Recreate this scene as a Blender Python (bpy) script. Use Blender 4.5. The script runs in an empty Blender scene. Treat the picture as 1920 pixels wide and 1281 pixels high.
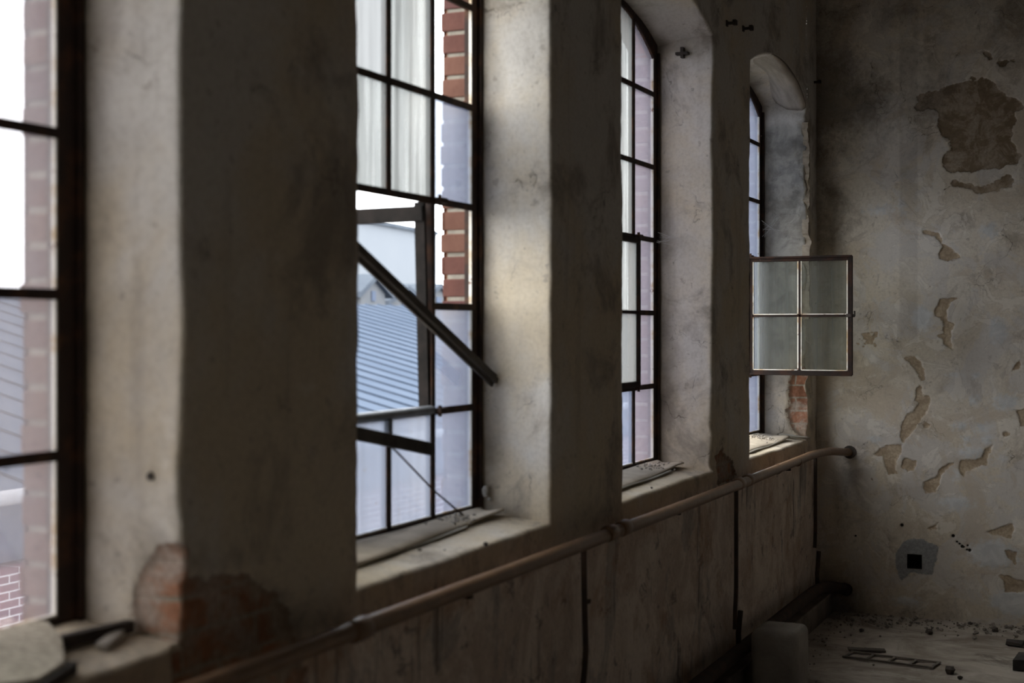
import bpy, math, random
import numpy as np
from mathutils import Vector, Matrix
random.seed(7)
C = bpy.context.scene.collection

# ------------------------------------------------------------------ survey of the room (metres)
# window wall = plane x 0 (room on +x), it runs along +y to the back wall; z 0 = floor
CAM = (1.656, 0.0, 1.55); FPX = 2667.0; TH = math.atan(1187.0/FPX); HOR = 616.0
YB = 7.85; HC = 4.2; XR = 6.0; YF = -6.0
XG = -0.24                       # plane of the steel windows
SILL = 0.952; SILLB = 0.985; SPR = 2.775; RISE = 0.115; RD = 0.012; XREV = -0.262
WIN = [(1.03, 2.194), (2.853, 4.014), (4.663, 5.790), (6.410, 7.600)]
EXTRA = [(-4.36, -3.20), (-2.56, -1.40), (-0.77, 0.39)]
SX, CX = math.sin(TH), math.cos(TH)
def ray(px, py):
    a = (px-960)/FPX; b = -(py-HOR)/FPX
    return (-SX+a*CX, CX+a*SX, b)
def at_x(px, py, x):
    r = ray(px, py); t = (x-CAM[0])/r[0]; return (x, r[1]*t, CAM[2]+r[2]*t)
def at_y(px, py, y):
    r = ray(px, py); t = y/r[1]; return (CAM[0]+r[0]*t, y, CAM[2]+r[2]*t)
def at_z(px, py, z):
    r = ray(px, py); t = (z-CAM[2])/r[2]; return (CAM[0]+r[0]*t, r[1]*t, z)

# ------------------------------------------------------------------ numpy noise
def _hash(ix, iy, iz, seed):
    h = (ix.astype(np.uint32)*np.uint32(374761393) + iy.astype(np.uint32)*np.uint32(668265263)
         + iz.astype(np.uint32)*np.uint32(2147483647) + np.uint32(seed*974711+13))
    h = (h ^ (h >> np.uint32(13)))*np.uint32(1274126177)
    h = h ^ (h >> np.uint32(16))
    return (h & np.uint32(0xffffff)).astype(np.float64)/float(0xffffff)
def vnoise(P, seed=0):
    P = P + 1000.0
    f = np.floor(P); t = P-f; t = t*t*(3-2*t); i = f.astype(np.int64)
    out = 0
    for dx in (0, 1):
        for dy in (0, 1):
            for dz in (0, 1):
                w = ((t[..., 0] if dx else 1-t[..., 0])*(t[..., 1] if dy else 1-t[..., 1])*(t[..., 2] if dz else 1-t[..., 2]))
                out = out + w*_hash(i[..., 0]+dx, i[..., 1]+dy, i[..., 2]+dz, seed)
    return out*2-1
def fbm(P, seed=0, octv=4, gain=.5):
    s = 0; a = 1.0; tot = 0
    for k in range(octv):
        s = s + a*vnoise(P*(2.03**k), seed+k*17); tot += a; a *= gain
    return s/tot
def sstep(x, a, b):
    t = np.clip((x-a)/(b-a), 0, 1); return t*t*(3-2*t)
def sdf_poly(u, v, poly):            # signed distance, positive inside
    d = np.full(u.shape, 1e9); inside = np.zeros(u.shape, bool); n = len(poly)
    for k in range(n):
        ax, ay = poly[k]; bx, by = poly[(k+1) % n]
        ex, ey = bx-ax, by-ay; L = ex*ex+ey*ey+1e-12
        t = np.clip(((u-ax)*ex+(v-ay)*ey)/L, 0, 1)
        d = np.minimum(d, np.hypot(u-ax-t*ex, v-ay-t*ey))
        cr = ((ay > v) != (by > v)) & (u < (bx-ax)*(v-ay)/((by-ay) if by != ay else 1e-12)+ax)
        inside ^= cr
    return np.where(inside, d, -d)

# ------------------------------------------------------------------ materials
MATS = {}
class NT:
    def __init__(s, name):
        m = bpy.data.materials.new(name); m.use_nodes = True; s.m = m; s.t = m.node_tree
        s.t.nodes.clear(); s.out = s.t.nodes.new('ShaderNodeOutputMaterial'); MATS[name] = m
        s.co = None
    def n(s, typ, **kw):
        nd = s.t.nodes.new('ShaderNode'+typ)
        for k, v in kw.items(): setattr(nd, k, v)
        return nd
    def put(s, inp, v):
        if hasattr(v, 'is_output') or isinstance(v, bpy.types.NodeSocket): s.t.links.new(v, inp)
        else:
            if isinstance(v, (tuple, list)) and len(v) == 3 and inp.type == 'RGBA': v = (*v, 1)
            inp.default_value = v
    def coords(s, kind='Object'):
        return s.n('TexCoord').outputs[kind]
    def mapping(s, vec, scale=(1, 1, 1), loc=(0, 0, 0), rot=(0, 0, 0)):
        m = s.n('Mapping'); s.put(m.inputs['Vector'], vec); m.inputs['Scale'].default_value = scale
        m.inputs['Location'].default_value = loc; m.inputs['Rotation'].default_value = rot
        return m.outputs[0]
    def noise(s, vec, scale, detail=5, rough=.55, dist=0.0):
        n = s.n('TexNoise'); s.put(n.inputs['Vector'], vec); n.inputs['Scale'].default_value = scale
        n.inputs['Detail'].default_value = detail; n.inputs['Roughness'].default_value = rough
        n.inputs['Distortion'].default_value = dist
        return n.outputs['Fac']
    def rng(s, v, a, b, c=0.0, d=1.0, smooth=True):
        n = s.n('MapRange', clamp=True); n.interpolation_type = 'SMOOTHSTEP' if smooth else 'LINEAR'
        s.put(n.inputs[0], v); n.inputs[1].default_value = a; n.inputs[2].default_value = b
        n.inputs[3].default_value = c; n.inputs[4].default_value = d
        return n.outputs[0]
    def math(s, op, a, b=0.0, c=None):
        n = s.n('Math', operation=op); s.put(n.inputs[0], a); s.put(n.inputs[1], b)
        if c is not None: s.put(n.inputs[2], c)
        return n.outputs[0]
    def mix(s, f, a, b, mode='MIX'):
        n = s.n('Mix', data_type='RGBA', blend_type=mode); s.put(n.inputs[0], f)
        s.put(n.inputs[6], a); s.put(n.inputs[7], b); return n.outputs[2]
    def attr(s, name):
        n = s.n('Attribute', attribute_name=name); return n.outputs['Fac']
    def bump(s, h, strength=.4, dist=.01, normal=None):
        n = s.n('Bump'); n.inputs['Strength'].default_value = strength; n.inputs['Distance'].default_value = dist
        s.put(n.inputs['Height'], h)
        if normal is not None: s.put(n.inputs['Normal'], normal)
        return n.outputs[0]
    def finish(s, col, rough=.85, normal=None, metal=0.0, spec=.3):
        b = s.n('BsdfPrincipled'); s.put(b.inputs['Base Color'], col); s.put(b.inputs['Roughness'], rough)
        b.inputs['Metallic'].default_value = metal; b.inputs['Specular IOR Level'].default_value = spec
        if normal is not None: s.put(b.inputs['Normal'], normal)
        s.t.links.new(b.outputs[0], s.out.inputs[0]); return s.m

def simple(name, c1, c2, scale=8, rough=.8, bump=.3, bscale=40, metal=0.0, spec=.3, detail=6, stretch=(1, 1, 1)):
    t = NT(name); co = t.mapping(t.coords(), stretch)
    n = t.noise(co, scale, detail, .6); f = t.rng(n, .3, .7)
    col = t.mix(f, c1, c2)
    return t.finish(col, rough, t.bump(t.noise(t.coords(), bscale, 5), bump, .004), metal, spec)

def brick_nodes(t, uv, cw=.245, ch=.069):
    b = t.n('TexBrick'); b.offset = .5
    t.put(b.inputs['Vector'], uv)
    b.inputs['Scale'].default_value = 1.0; b.inputs['Mortar Size'].default_value = .006
    b.inputs['Mortar Smooth'].default_value = .3; b.inputs['Bias'].default_value = 0
    b.inputs['Brick Width'].default_value = cw; b.inputs['Row Height'].default_value = ch
    b.inputs['Color1'].default_value = (.36, .17, .10, 1); b.inputs['Color2'].default_value = (.50, .24, .14, 1)
    b.inputs['Mortar'].default_value = (.44, .37, .28, 1)
    return b

def plaster(name, grey, ochre, stain, back=False, lower=False):
    t = NT(name); co = t.coords()
    n1 = t.noise(co, 1.7, 7, .62, .3); n2 = t.noise(t.mapping(co, (1, 1, 1), (3, 5, 7)), 3.6, 9, .66, .4)
    n3 = t.noise(co, 75, 4, .6); n4 = t.noise(t.mapping(co, (7, 7, .55)), 1.6, 7, .6)
    n5 = t.noise(t.mapping(co, (1, 1, 1), (9, 2, 1)), 9, 8, .7, .5)
    z = t.n('SeparateXYZ'); t.put(z.inputs[0], co); zz = z.outputs[2]
    col = t.mix(t.rng(t.math('SUBTRACT', n1, t.rng(zz, .9, 2.6, -.07, .07)), .38, .62), grey, ochre)
    col = t.mix(t.rng(n2, .50, .66, 0, .72), col, stain)
    col = t.mix(t.rng(n5, .58, .72, 0, .30), col, tuple(min(1, c*1.35) for c in grey))
    col = t.mix(t.rng(n5, .24, .38, .5, 0), col, stain)
    col = t.mix(t.rng(n4, .55, .75, 0, .35), col, stain)
    col = t.mix(t.rng(n3, .3, .6, .16, 0), col, (.3, .25, .2), 'MULTIPLY')
    n8 = t.noise(t.mapping(co, (1, 1, 1), (2, 9, 4)), 30, 3, .5); col = t.mix(t.rng(n8, .66, .72, 0, .5), col, stain)
    # thin hairline cracks
    vor = t.n('TexVoronoi', feature='DISTANCE_TO_EDGE'); wv = t.n('VectorMath', operation='ADD')
    nzc = t.n('TexNoise'); t.put(nzc.inputs['Vector'], co); nzc.inputs['Scale'].default_value = 6; nzc.inputs['Detail'].default_value = 6
    sc = t.n('VectorMath', operation='SCALE'); t.put(sc.inputs[0], nzc.outputs['Color']); sc.inputs['Scale'].default_value = .35
    t.put(wv.inputs[0], co); t.put(wv.inputs[1], sc.outputs[0]); t.put(vor.inputs['Vector'], wv.outputs[0]); vor.inputs['Scale'].default_value = 1.9
    crack = t.math('MULTIPLY', t.rng(vor.outputs['Distance'], .0, .006, 1, 0), t.rng(n2, .48, .58))
    col = t.mix(t.math('MULTIPLY', crack, .6), col, (.07, .055, .045))
    hgt = t.math('ADD', t.math('MULTIPLY', t.noise(co, 14, 6, .55), .8), t.math('MULTIPLY', n3, .10))
    hgt = t.math('SUBTRACT', hgt, t.math('MULTIPLY', crack, .4))
    hgt = t.math('ADD', hgt, t.math('MULTIPLY', n5, 1.2))
    edge = t.math('SUBTRACT', t.noise(co, 34, 6, .65), .5)
    if back:
        m1 = t.noise(t.mapping(co, (1, 1, 1), (11, 3, 8)), 3.1, 10, .68, .7); m2 = t.noise(t.mapping(co, (1, 1, 1), (5, 13, 2)), 5.5, 10, .7, .9); m3 = t.noise(t.mapping(co, (1, 1, 1), (15, 3, 12)), 2.3, 10, .7, 1.2)
        col = t.mix(t.rng(m1, .50, .56, 0, .55), col, (.60, .57, .545)); col = t.mix(t.rng(m2, .54, .58, 0, .5), col, (.78, .725, .64))
        col = t.mix(t.rng(m3, .54, .59, 0, .5), col, (.52, .43, .325)); col = t.mix(t.rng(m2, .36, .42, .45, 0), col, (.38, .33, .28))
        hgt = t.math('ADD', hgt, t.math('MULTIPLY', t.rng(m2, .53, .57), .35)); hgt = t.math('SUBTRACT', hgt, t.math('MULTIPLY', t.rng(m3, .54, .56), .35))
    if not back:
        g = t.attr('grey')
        col = t.mix(g, col, t.mix(t.rng(n5, .38, .62), (.14, .14, .135), (.36, .345, .31)))
        col = t.mix(t.math('MULTIPLY', t.attr('grime_shade'), .72), col, t.mix(t.rng(n5, .4, .6), (.15, .125, .10), (.24, .20, .16)))
        lw = t.attr('low')                       # dado: brown flaking paint with vertical runs
        n6 = t.noise(t.mapping(co, (2, 2, 1.7), (1, 4, 2)), 2.2, 11, .74, .6)
        n7 = t.noise(t.mapping(co, (1.6, 1.6, 1.0), (7, 3, 2)), 1.9, 10, .70, .5)
        lc = t.mix(t.rng(n6, .40, .60), (.60, .49, .40), (.80, .70, .60))
        lc = t.mix(t.rng(n7, .54, .62, 0, .55), lc, (.30, .285, .265))
        lc = t.mix(t.rng(n5, .56, .62, 0, .6), lc, (.74, .65, .56))
        lc = t.mix(t.rng(n5, .36, .42, .6, 0), lc, (.14, .11, .09))
        lc = t.mix(t.rng(n2, .52, .64, 0, .6), lc, (.42, .26, .15))
        lc = t.mix(t.rng(n3, .3, .6, .18, 0), lc, (.3, .25, .2), 'MULTIPLY')
        nv = t.noise(t.mapping(co, (14, 14, .8), (2, 2, 5)), 1.2, 8, .65); lc = t.mix(t.math('MULTIPLY', t.rng(nv, .56, .66), t.rng(n7, .44, .56)), lc, (.20, .17, .145))
        col = t.mix(lw, col, lc)
        bm = t.rng(t.math('ADD', t.attr('brick'), t.math('MULTIPLY', edge, .045)), .0, .008)
        uv = t.coords('UV'); b = brick_nodes(t, uv)
        lime = t.mix(t.rng(n5, .42, .58, 0.0, .95), b.outputs['Color'], t.mix(t.rng(n1, .4, .6), (.50, .40, .33), (.44, .36, .27)))
        lime = t.mix(t.rng(n3, .3, .7, .4, 0), lime, (.25, .2, .16), 'MULTIPLY')
        rim = t.math('MULTIPLY', bm, t.rng(t.attr('brick'), .0, .03, .55, 0))
        col = t.mix(bm, col, lime); col = t.mix(rim, col, (.16, .13, .10))
        hgt = t.math('SUBTRACT', hgt, t.math('MULTIPLY', t.math('MULTIPLY', bm, b.outputs['Fac']), .8))
    else:
        lm = t.rng(t.math('ADD', t.attr('lime'), t.math('MULTIPLY', edge, .10)), -.012, .03)
        col = t.mix(t.math('MULTIPLY', lm, .75), col, t.mix(t.rng(n5, .4, .6), (.56, .575, .58), (.70, .705, .70)))
        cm = t.rng(t.math('ADD', t.attr('cement'), t.math('MULTIPLY', edge, .03)), -.002, .006)
        col = t.mix(cm, col, t.mix(t.rng(n3, .3, .7), (.25, .25, .25), (.35, .35, .345)))
        pm = t.rng(t.math('ADD', t.attr('peel'), t.math('MULTIPLY', edge, .03)), -.002, .005)
        pc = t.mix(t.rng(n5, .38, .62), (.40, .305, .205), (.54, .43, .30))
        pc = t.mix(t.rng(zz, 2.2, 2.32), pc, t.mix(t.rng(n5, .45, .60), (.20, .145, .085), (.40, .33, .25)))
        pc = t.mix(t.rng(n3, .35, .65, .45, 0), pc, (.20, .14, .09))
        col = t.mix(t.math('MULTIPLY', pm, .95), col, pc)
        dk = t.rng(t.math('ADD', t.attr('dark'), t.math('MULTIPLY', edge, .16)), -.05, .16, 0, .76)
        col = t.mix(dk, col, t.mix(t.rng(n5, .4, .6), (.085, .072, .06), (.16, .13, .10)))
        st = t.attr('strip'); col = t.mix(t.math('MULTIPLY', st, .38), col, (.14, .12, .105))
        pt = t.attr('pit'); col = t.mix(t.rng(pt, 0, .004), col, (.03, .025, .02))
        hgt = t.math('SUBTRACT', hgt, t.math('MULTIPLY', pm, .5))
    return t.finish(col, .92, t.bump(hgt, .45, .006), 0, .15)

def glass(name, tint, dirt, T=.30, tau=.35, streak=.5, gloss=.5):
    # dusty pane: part clear view (T), part light scattered through the dirt (tau), the rest a dull film
    t = NT(name); co = t.coords()
    n = t.noise(t.mapping(co, (26, 26, .9)), 1.0, 6, .6); n2 = t.noise(co, 2.3, 5, .6); n3 = t.noise(co, 22, 6, .65)
    tr = t.n('BsdfTransparent'); t.put(tr.inputs[0], t.mix(t.rng(n2, .3, .7), tint, tuple(c*.9 for c in tint)))
    tl = t.n('BsdfTranslucent'); dcol = t.mix(t.rng(n, .35, .65), dirt, tuple(c*.8 for c in dirt))
    dcol = t.mix(t.rng(n3, .62, .74, 0, .4), dcol, (.45, .36, .2)); t.put(tl.inputs[0], dcol)
    df = t.n('BsdfDiffuse'); t.put(df.inputs[0], tuple(c*.22 for c in dirt))
    m1 = t.n('MixShader'); m1.inputs[0].default_value = 1-tau/(1-T); t.t.links.new(tl.outputs[0], m1.inputs[1]); t.t.links.new(df.outputs[0], m1.inputs[2])
    m2 = t.n('MixShader'); t.put(m2.inputs[0], t.math('ADD', 1-T-streak*.14, t.rng(n, .35, .65, 0, streak*.28)))
    t.t.links.new(tr.outputs[0], m2.inputs[1]); t.t.links.new(m1.outputs[0], m2.inputs[2])
    gl = t.n('BsdfGlossy'); gl.inputs['Roughness'].default_value = .12
    fr = t.n('Fresnel'); fr.inputs[0].default_value = 1.45
    m3 = t.n('MixShader'); t.put(m3.inputs[0], t.math('MULTIPLY', fr.outputs[0], gloss))
    t.t.links.new(m2.outputs[0], m3.inputs[1]); t.t.links.new(gl.outputs[0], m3.inputs[2])
    t.t.links.new(m3.outputs[0], t.out.inputs[0]); return t.m
t = NT('clean_glass_face'); tr_ = t.n('BsdfTransparent'); tr_.inputs[0].default_value = (.97, .985, .98, 1)
t.t.links.new(tr_.outputs[0], t.out.inputs[0]); G_FACE = t.m

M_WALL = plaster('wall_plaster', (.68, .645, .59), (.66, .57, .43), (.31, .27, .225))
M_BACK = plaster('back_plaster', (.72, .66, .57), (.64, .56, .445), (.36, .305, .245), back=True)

def rust_mat(name, base, rust, flake, amt, rough=.75, spec=.15):
    t = NT(name); co = t.coords()
    n = t.noise(co, 14, 7, .65); n2 = t.noise(t.mapping(co, (1, 1, 1), (4, 2, 8)), 30, 6, .7)
    col = t.mix(t.rng(n, .45, .68), base, rust)
    col = t.mix(t.rng(n2, amt, amt+.06, 0, .9), col, flake)
    return t.finish(col, rough, t.bump(t.noise(co, 60, 6, .7), .35, .002), 0, spec)
M_RUST = rust_mat('rusted_steel', (.036, .025, .021), (.085, .042, .025), (.22, .15, .10), .72)
M_SASH = rust_mat('flaking_sash_steel', (.016, .011, .009), (.036, .017, .011), (.30, .27, .23), .69)
M_PUTTY = rust_mat('cracked_putty', (.74, .71, .64), (.52, .38, .22), (.18, .07, .03), .60)
M_GREYRAIL = simple('grey_painted_steel', (.15, .165, .185), (.22, .24, .27), 12, .5, .2)
M_PIPE = rust_mat('painted_pipe', (.20, .118, .066), (.26, .155, .088), (.10, .055, .035), .64, .34, .5)
M_PIPED = rust_mat('dark_pipe', (.060, .045, .037), (.10, .066, .048), (.05, .03, .02), .7)
M_WOOD = simple('weathered_wood', (.040, .033, .028), (.085, .071, .058), 5, .8, .5, 60, stretch=(1, 1, 1))
M_WOODD = simple('dark_board', (.030, .028, .026), (.075, .068, .06), 9, .85, .4)
M_SHEET = simple('dusty_felt', (.37, .315, .24), (.50, .43, .335), 7, .95, .5, 70)
M_LAYER = simple('grey_felt_layer', (.36, .34, .29), (.46, .43, .37), 7, .95, .5, 70)
M_CONC = simple('worn_concrete', (.30, .28, .245), (.42, .39, .34), 6, .9, .6, 50)
M_RUBBLE = simple('plaster_rubble', (.26, .235, .20), (.46, .42, .365), 40, .95, .4, 120)
M_DARKST = simple('dark_grit', (.06, .052, .045), (.12, .10, .085), 40, .95, .4, 120)
M_WEB = simple('cobweb_dust', (.55, .53, .5), (.65, .63, .6), 8, 1, 0)
M_STONE = simple('rough_slab', (.30, .265, .20), (.50, .45, .36), 55, .95, .9, 90)
M_BENT = simple('sooty_sash_iron', (.010, .009, .008), (.020, .016, .014), 20, .8, .3, spec=.1)
M_DRKMET = simple('blackened_iron', (.035, .03, .027), (.07, .055, .045), 20, .7, .4)
G_PALE = glass('dirty_glass_pale', (.95, .97, .95), (.86, .88, .86), .085, .225, .45)
G_HAZE = glass('hazed_blue_glass', (.85, .89, 1.0), (.66, .73, .92), .10, .34, .3)
G_LIGHT = glass('even_pale_glass', (.97, .98, .98), (.88, .89, .90), .085, .27, .12)
G_BLUE = glass('dirty_glass_blue', (.86, .90, 1.0), (.60, .69, .95), .27, .27, .4)
G_LILAC = glass('dirty_glass_lilac', (.92, .90, 1.0), (.78, .73, .90), .46, .22, .35)
G_CLEAR = glass('dusty_clear_glass', (.97, .98, .98), (.85, .86, .86), .32, .22, .3)
G_SASH = glass('grimy_sash_glass', (.84, .86, .80), (.60, .61, .53), .60, .20, .7, .8)

# ------------------------------------------------------------------ mesh helpers
class MB:
    def __init__(s): s.v = []; s.f = []; s.mi = []; s.sm = []
    def add(s, vs, fs, mi=0, smooth=False):
        o = len(s.v); s.v += [tuple(p) for p in vs]
        for f in fs: s.f.append(tuple(i+o for i in f)); s.mi.append(mi); s.sm.append(smooth)
        return s
    def box(s, a, b, mi=0, bev=0.0):
        x0, y0, z0 = a; x1, y1, z1 = b
        return s.hexa([(x0,y0,z0),(x1,y0,z0),(x1,y1,z0),(x0,y1,z0),(x0,y0,z1),(x1,y0,z1),(x1,y1,z1),(x0,y1,z1)], mi)
    def hexa(s, p, mi=0):
        return s.add(p, [(3,2,1,0),(4,5,6,7),(0,1,5,4),(1,2,6,5),(2,3,7,6),(3,0,4,7)], mi)
    def beam(s, p, q, prof, up=(1, 0, 0), mi=0):   # sweep a closed 2-D profile (a along side, b along up) from p to q
        p, q = Vector(p), Vector(q); d = (q-p).normalized(); u = Vector(up); u = (u-d*u.dot(d)).normalized(); r = d.cross(u)
        n = len(prof); vs = [p+r*a+u*b for a, b in prof]+[q+r*a+u*b for a, b in prof]
        fs = [(i, (i+1) % n, n+(i+1) % n, n+i) for i in range(n)]+[tuple(range(n-1, -1, -1)), tuple(range(n, 2*n))]
        return s.add(vs, fs, mi)
    def tube(s, pts, r, seg=12, mi=0, caps=True, smooth=True):
        pts = [Vector(p) for p in pts]; n = len(pts); rr = r if isinstance(r, (list, tuple)) else [r]*n
        vs = []; ref = None
        for i, p in enumerate(pts):
            d = (pts[min(i+1, n-1)]-pts[max(i-1, 0)]).normalized()
            if ref is None:
                ref = Vector((0, 0, 1)) if abs(d.z) < .9 else Vector((1, 0, 0))
            a = (ref-d*ref.dot(d)).normalized(); b = d.cross(a); ref = a
            for k in range(seg):
                t = 2*math.pi*k/seg; vs.append(p+a*(math.cos(t)*rr[i])+b*(math.sin(t)*rr[i]))
        fs = [(i*seg+k, i*seg+(k+1) % seg, (i+1)*seg+(k+1) % seg, (i+1)*seg+k) for i in range(n-1) for k in range(seg)]
        s.add(vs, fs, mi, smooth)
        if caps: s.add(vs[:seg][::-1], [tuple(range(seg))], mi); s.add(vs[-seg:], [tuple(range(seg))], mi)
        return s
    def lump(s, c, r, seed=0, mi=0, flat=.7):       # irregular stone
        rnd = random.Random(seed); vs = []; fs = []; nu, nv = 7, 5; ph = rnd.random()*6
        for j in range(1, nv):
            t = math.pi*j/nv
            for i in range(nu):
                a = 2*math.pi*i/nu+ph; k = r*(.75+.5*rnd.random())
                vs.append((c[0]+k*math.sin(t)*math.cos(a), c[1]+k*math.sin(t)*math.sin(a), c[2]+k*flat*math.cos(t)))
        top = len(vs); vs.append((c[0], c[1], c[2]+r*flat)); vs.append((c[0], c[1], c[2]-r*flat))
        for j in range(nv-2):
            for i in range(nu): fs.append((j*nu+i, (j+1)*nu+i, (j+1)*nu+(i+1) % nu, j*nu+(i+1) % nu))
        for i in range(nu): fs.append((top, i, (i+1) % nu)); fs.append((top+1, (nv-2)*nu+(i+1) % nu, (nv-2)*nu+i))
        return s.add(vs, fs, mi)
    def build(s, name, mats, parent=None, bevel=0.0, loc=None):
        me = bpy.data.meshes.new(name)
        vs = s.v if loc is None else [(a-loc[0], b-loc[1], c-loc[2]) for a, b, c in s.v]
        me.from_pydata(vs, [], s.f)
        for m in (mats if isinstance(mats, (list, tuple)) else [mats]): me.materials.append(m)
        me.polygons.foreach_set('material_index', s.mi); me.polygons.foreach_set('use_smooth', s.sm); me.update()
        o = bpy.data.objects.new(name, me); C.objects.link(o)
        if loc is not None: o.location = loc
        if parent is not None: o.parent = parent
        if bevel:
            b = o.modifiers.new('bevel', 'BEVEL'); b.width = bevel; b.segments = 2; b.limit_method = 'ANGLE'; b.angle_limit = .6
        return o
def tag(o, label=None, cat=None, group=None, kind=None):
    if label: o['label'] = label
    if cat: o['category'] = cat
    if group: o['group'] = group
    if kind: o['kind'] = kind
    return o
def empty(name, loc=(0, 0, 0)):
    o = bpy.data.objects.new(name, None); o.location = loc; C.objects.link(o); o.empty_display_size = .1; return o
def kid(o, parent):                         # parent keeping the world place (parents here are only translated)
    o.parent = parent; o.location = Vector(o.location)-Vector(parent.location) if True else o.location; return o
def rect(a0, a1, b0, b1): return [(a0, b0), (a1, b0), (a1, b1), (a0, b1)]

class Surf:                                  # a mesh joined from regular grids, with attributes
    def __init__(s, names): s.P = []; s.F = []; s.UV = []; s.M = []; s.A = {k: [] for k in names}; s.n = 0
    def grid(s, P, uv, attrs, flip=False):
        nu, nv = P.shape[:2]; idx = np.arange(nu*nv).reshape(nu, nv)+s.n
        q = np.stack([idx[:-1, :-1], idx[1:, :-1], idx[1:, 1:], idx[:-1, 1:]], -1).reshape(-1, 4)
        if flip: q = q[:, ::-1]
        s.P.append(P.reshape(-1, 3)); s.UV.append(uv.reshape(-1, 2)); s.F.append(q); s.n += nu*nv
        for k in s.A: s.A[k].append(np.asarray(attrs[k] if k in attrs else np.zeros((nu, nv))).reshape(-1))
    def build(s, name, mat, hole=None):
        P = np.concatenate(s.P); F = np.concatenate(s.F); UV = np.concatenate(s.UV)
        if hole is not None: F = F[~hole(P[F].mean(1))]
        me = bpy.data.meshes.new(name); me.vertices.add(len(P)); me.vertices.foreach_set('co', P.ravel().astype(np.float32))
        me.loops.add(F.size); me.loops.foreach_set('vertex_index', F.ravel().astype(np.int32))
        me.polygons.add(len(F)); me.polygons.foreach_set('loop_start', np.arange(0, F.size, 4, dtype=np.int32))
        me.polygons.foreach_set('loop_total', np.full(len(F), 4, np.int32))
        me.polygons.foreach_set('use_smooth', np.ones(len(F), bool))
        u = me.uv_layers.new(name='UVMap'); u.data.foreach_set('uv', UV[F.ravel()].ravel().astype(np.float32))
        for k, v in s.A.items():
            a = me.attributes.new(k, 'FLOAT', 'POINT'); a.data.foreach_set('value', np.concatenate(v).astype(np.float32))
        me.update(calc_edges=True); me.validate(); me.materials.append(mat)
        o = bpy.data.objects.new(name, me); C.objects.link(o); return o
def lin(a, b, st): return np.linspace(a, b, max(2, int(math.ceil((b-a)/st))+1))

# ------------------------------------------------------------------ wall with the windows
PIER_PATCH = [(2.16, 1.08), (2.327, 1.063), (2.40, 1.056), (2.515, 1.0), (2.566, .946), (2.597, .883), (2.625, .80), (2.66, .74), (2.63, .66), (2.45, .60), (2.16, .62)]
REV1_PATCH = [(.03, 1.144), (-.039, 1.14), (-.076, 1.114), (-.099, 1.087), (-.114, 1.045), (-.118, 1.0), (-.09, .94), (.03, .93)]
REV4_PATCH = [(.03, 1.35), (-.06, 1.345), (-.085, 1.29), (-.105, 1.215), (-.095, 1.16), (-.12, 1.10), (-.10, 1.04), (-.07, .99), (-.03, .95), (.03, .95)]
PIER3_CHIP = [(5.84, 1.02), (5.95, 1.045), (6.02, 1.0), (6.10, .985), (6.16, .93), (6.2, .88), (6.05, .875), (5.84, .875)]
def wall_disp(P, amp=1.0):
    d = np.zeros_like(P)
    for k in range(3):
        d[..., k] = .0065*fbm(P*2.6, 11+k*31, 3)+.0028*fbm(P*13, 50+k*31, 3)
    e = sstep(P[..., 1], 6.3, 6.7)*0+np.exp(-((P[..., 1]-7.6)/.07)**2)*np.exp(-(P[..., 0]/.06)**2)*(P[..., 2] > .96)*(P[..., 2] < 2.72)
    e = e+.55*np.exp(-((P[..., 1]-5.79)/.07)**2)*np.exp(-(P[..., 0]/.06)**2)*sstep(P[..., 2], 1.5, .96)*(P[..., 2] > .955)
    e = e+.5*np.exp(-((P[..., 1]-2.194)/.08)**2)*np.exp(-(P[..., 0]/.07)**2)*sstep(P[..., 2], 1.6, .96)*(P[..., 2] > .955)
    d[..., 1] += e*.034*(fbm(P*np.array([9, 9, 11.]), 90, 3, .5)+.12); d[..., 0] += e*.026*(fbm(P*np.array([9, 9, 13.]), 93, 3, .5)-.25)
    return d
wall = Surf(['brick', 'grey', 'low', 'grime_shade'])
def emit(P, kind, flip=False):
    x, y, z = P[..., 0], P[..., 1], P[..., 2]
    bf = np.maximum(sdf_poly(y, z, PIER_PATCH), sdf_poly(y, z, PIER3_CHIP)-.006)
    r1 = sdf_poly(x, z, REV1_PATCH); r4 = sdf_poly(x, z, REV4_PATCH)
    wx = np.clip(1+x/.03, 0, 1)
    w1 = np.clip(1-np.abs(y-2.194)/.03, 0, 1); w4 = np.clip(1-np.abs(y-7.6)/.03, 0, 1)
    jag = .016*fbm(P*22, 71, 4, .6)
    D = wall_disp(P)
    D[..., 0] -= .012*sstep(bf+jag, 0, .014)*wx
    D[..., 1] += .005*sstep(r1+jag, 0, .012)*w1+.022*sstep(r4+jag, 0, .012)*w4
    a = {}
    if kind == 'front': a['brick'] = bf; uv = np.stack([y, z], -1)
    elif kind == 'rev':
        a['brick'] = np.where(w1 > 0, r1, np.where(w4 > 0, r4, -1.)); uv = np.stack([x+y*7.31, z], -1)
    else: a['brick'] = np.full(x.shape, -1.); uv = np.stack([y, x], -1)
    a['brick'] = a['brick']+jag
    g = sstep(y, 7.3, 7.6)*(x < -.004)*sstep(z+.06*fbm(P*7, 5, 3), 2.66, 2.60)*sstep(z+.25*fbm(P*4, 8, 3), 1.15, 1.5)
    a['grey'] = g*(.75 if kind == 'rev' else 0)
    a['grime_shade'] = sstep(-x+.10*fbm(P*np.array([6, 6, 2.2]), 121, 5, .6), .15, .25)*(1.0 if kind in ('rev', 'soffit') else 0)  # dirt by the frame, with the shading of the reveal painted into it
    a['low'] = sstep(z+.03*fbm(P*4, 21, 3), .93, .86)*(1.0 if kind == 'front' else 0)
    wall.grid(P+D, uv, a, flip)
def mesh2(ys, zs, x=0.0):
    Y, Z = np.meshgrid(ys, zs, indexing='ij'); return np.stack([np.full_like(Y, x), Y, Z], -1)
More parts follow.
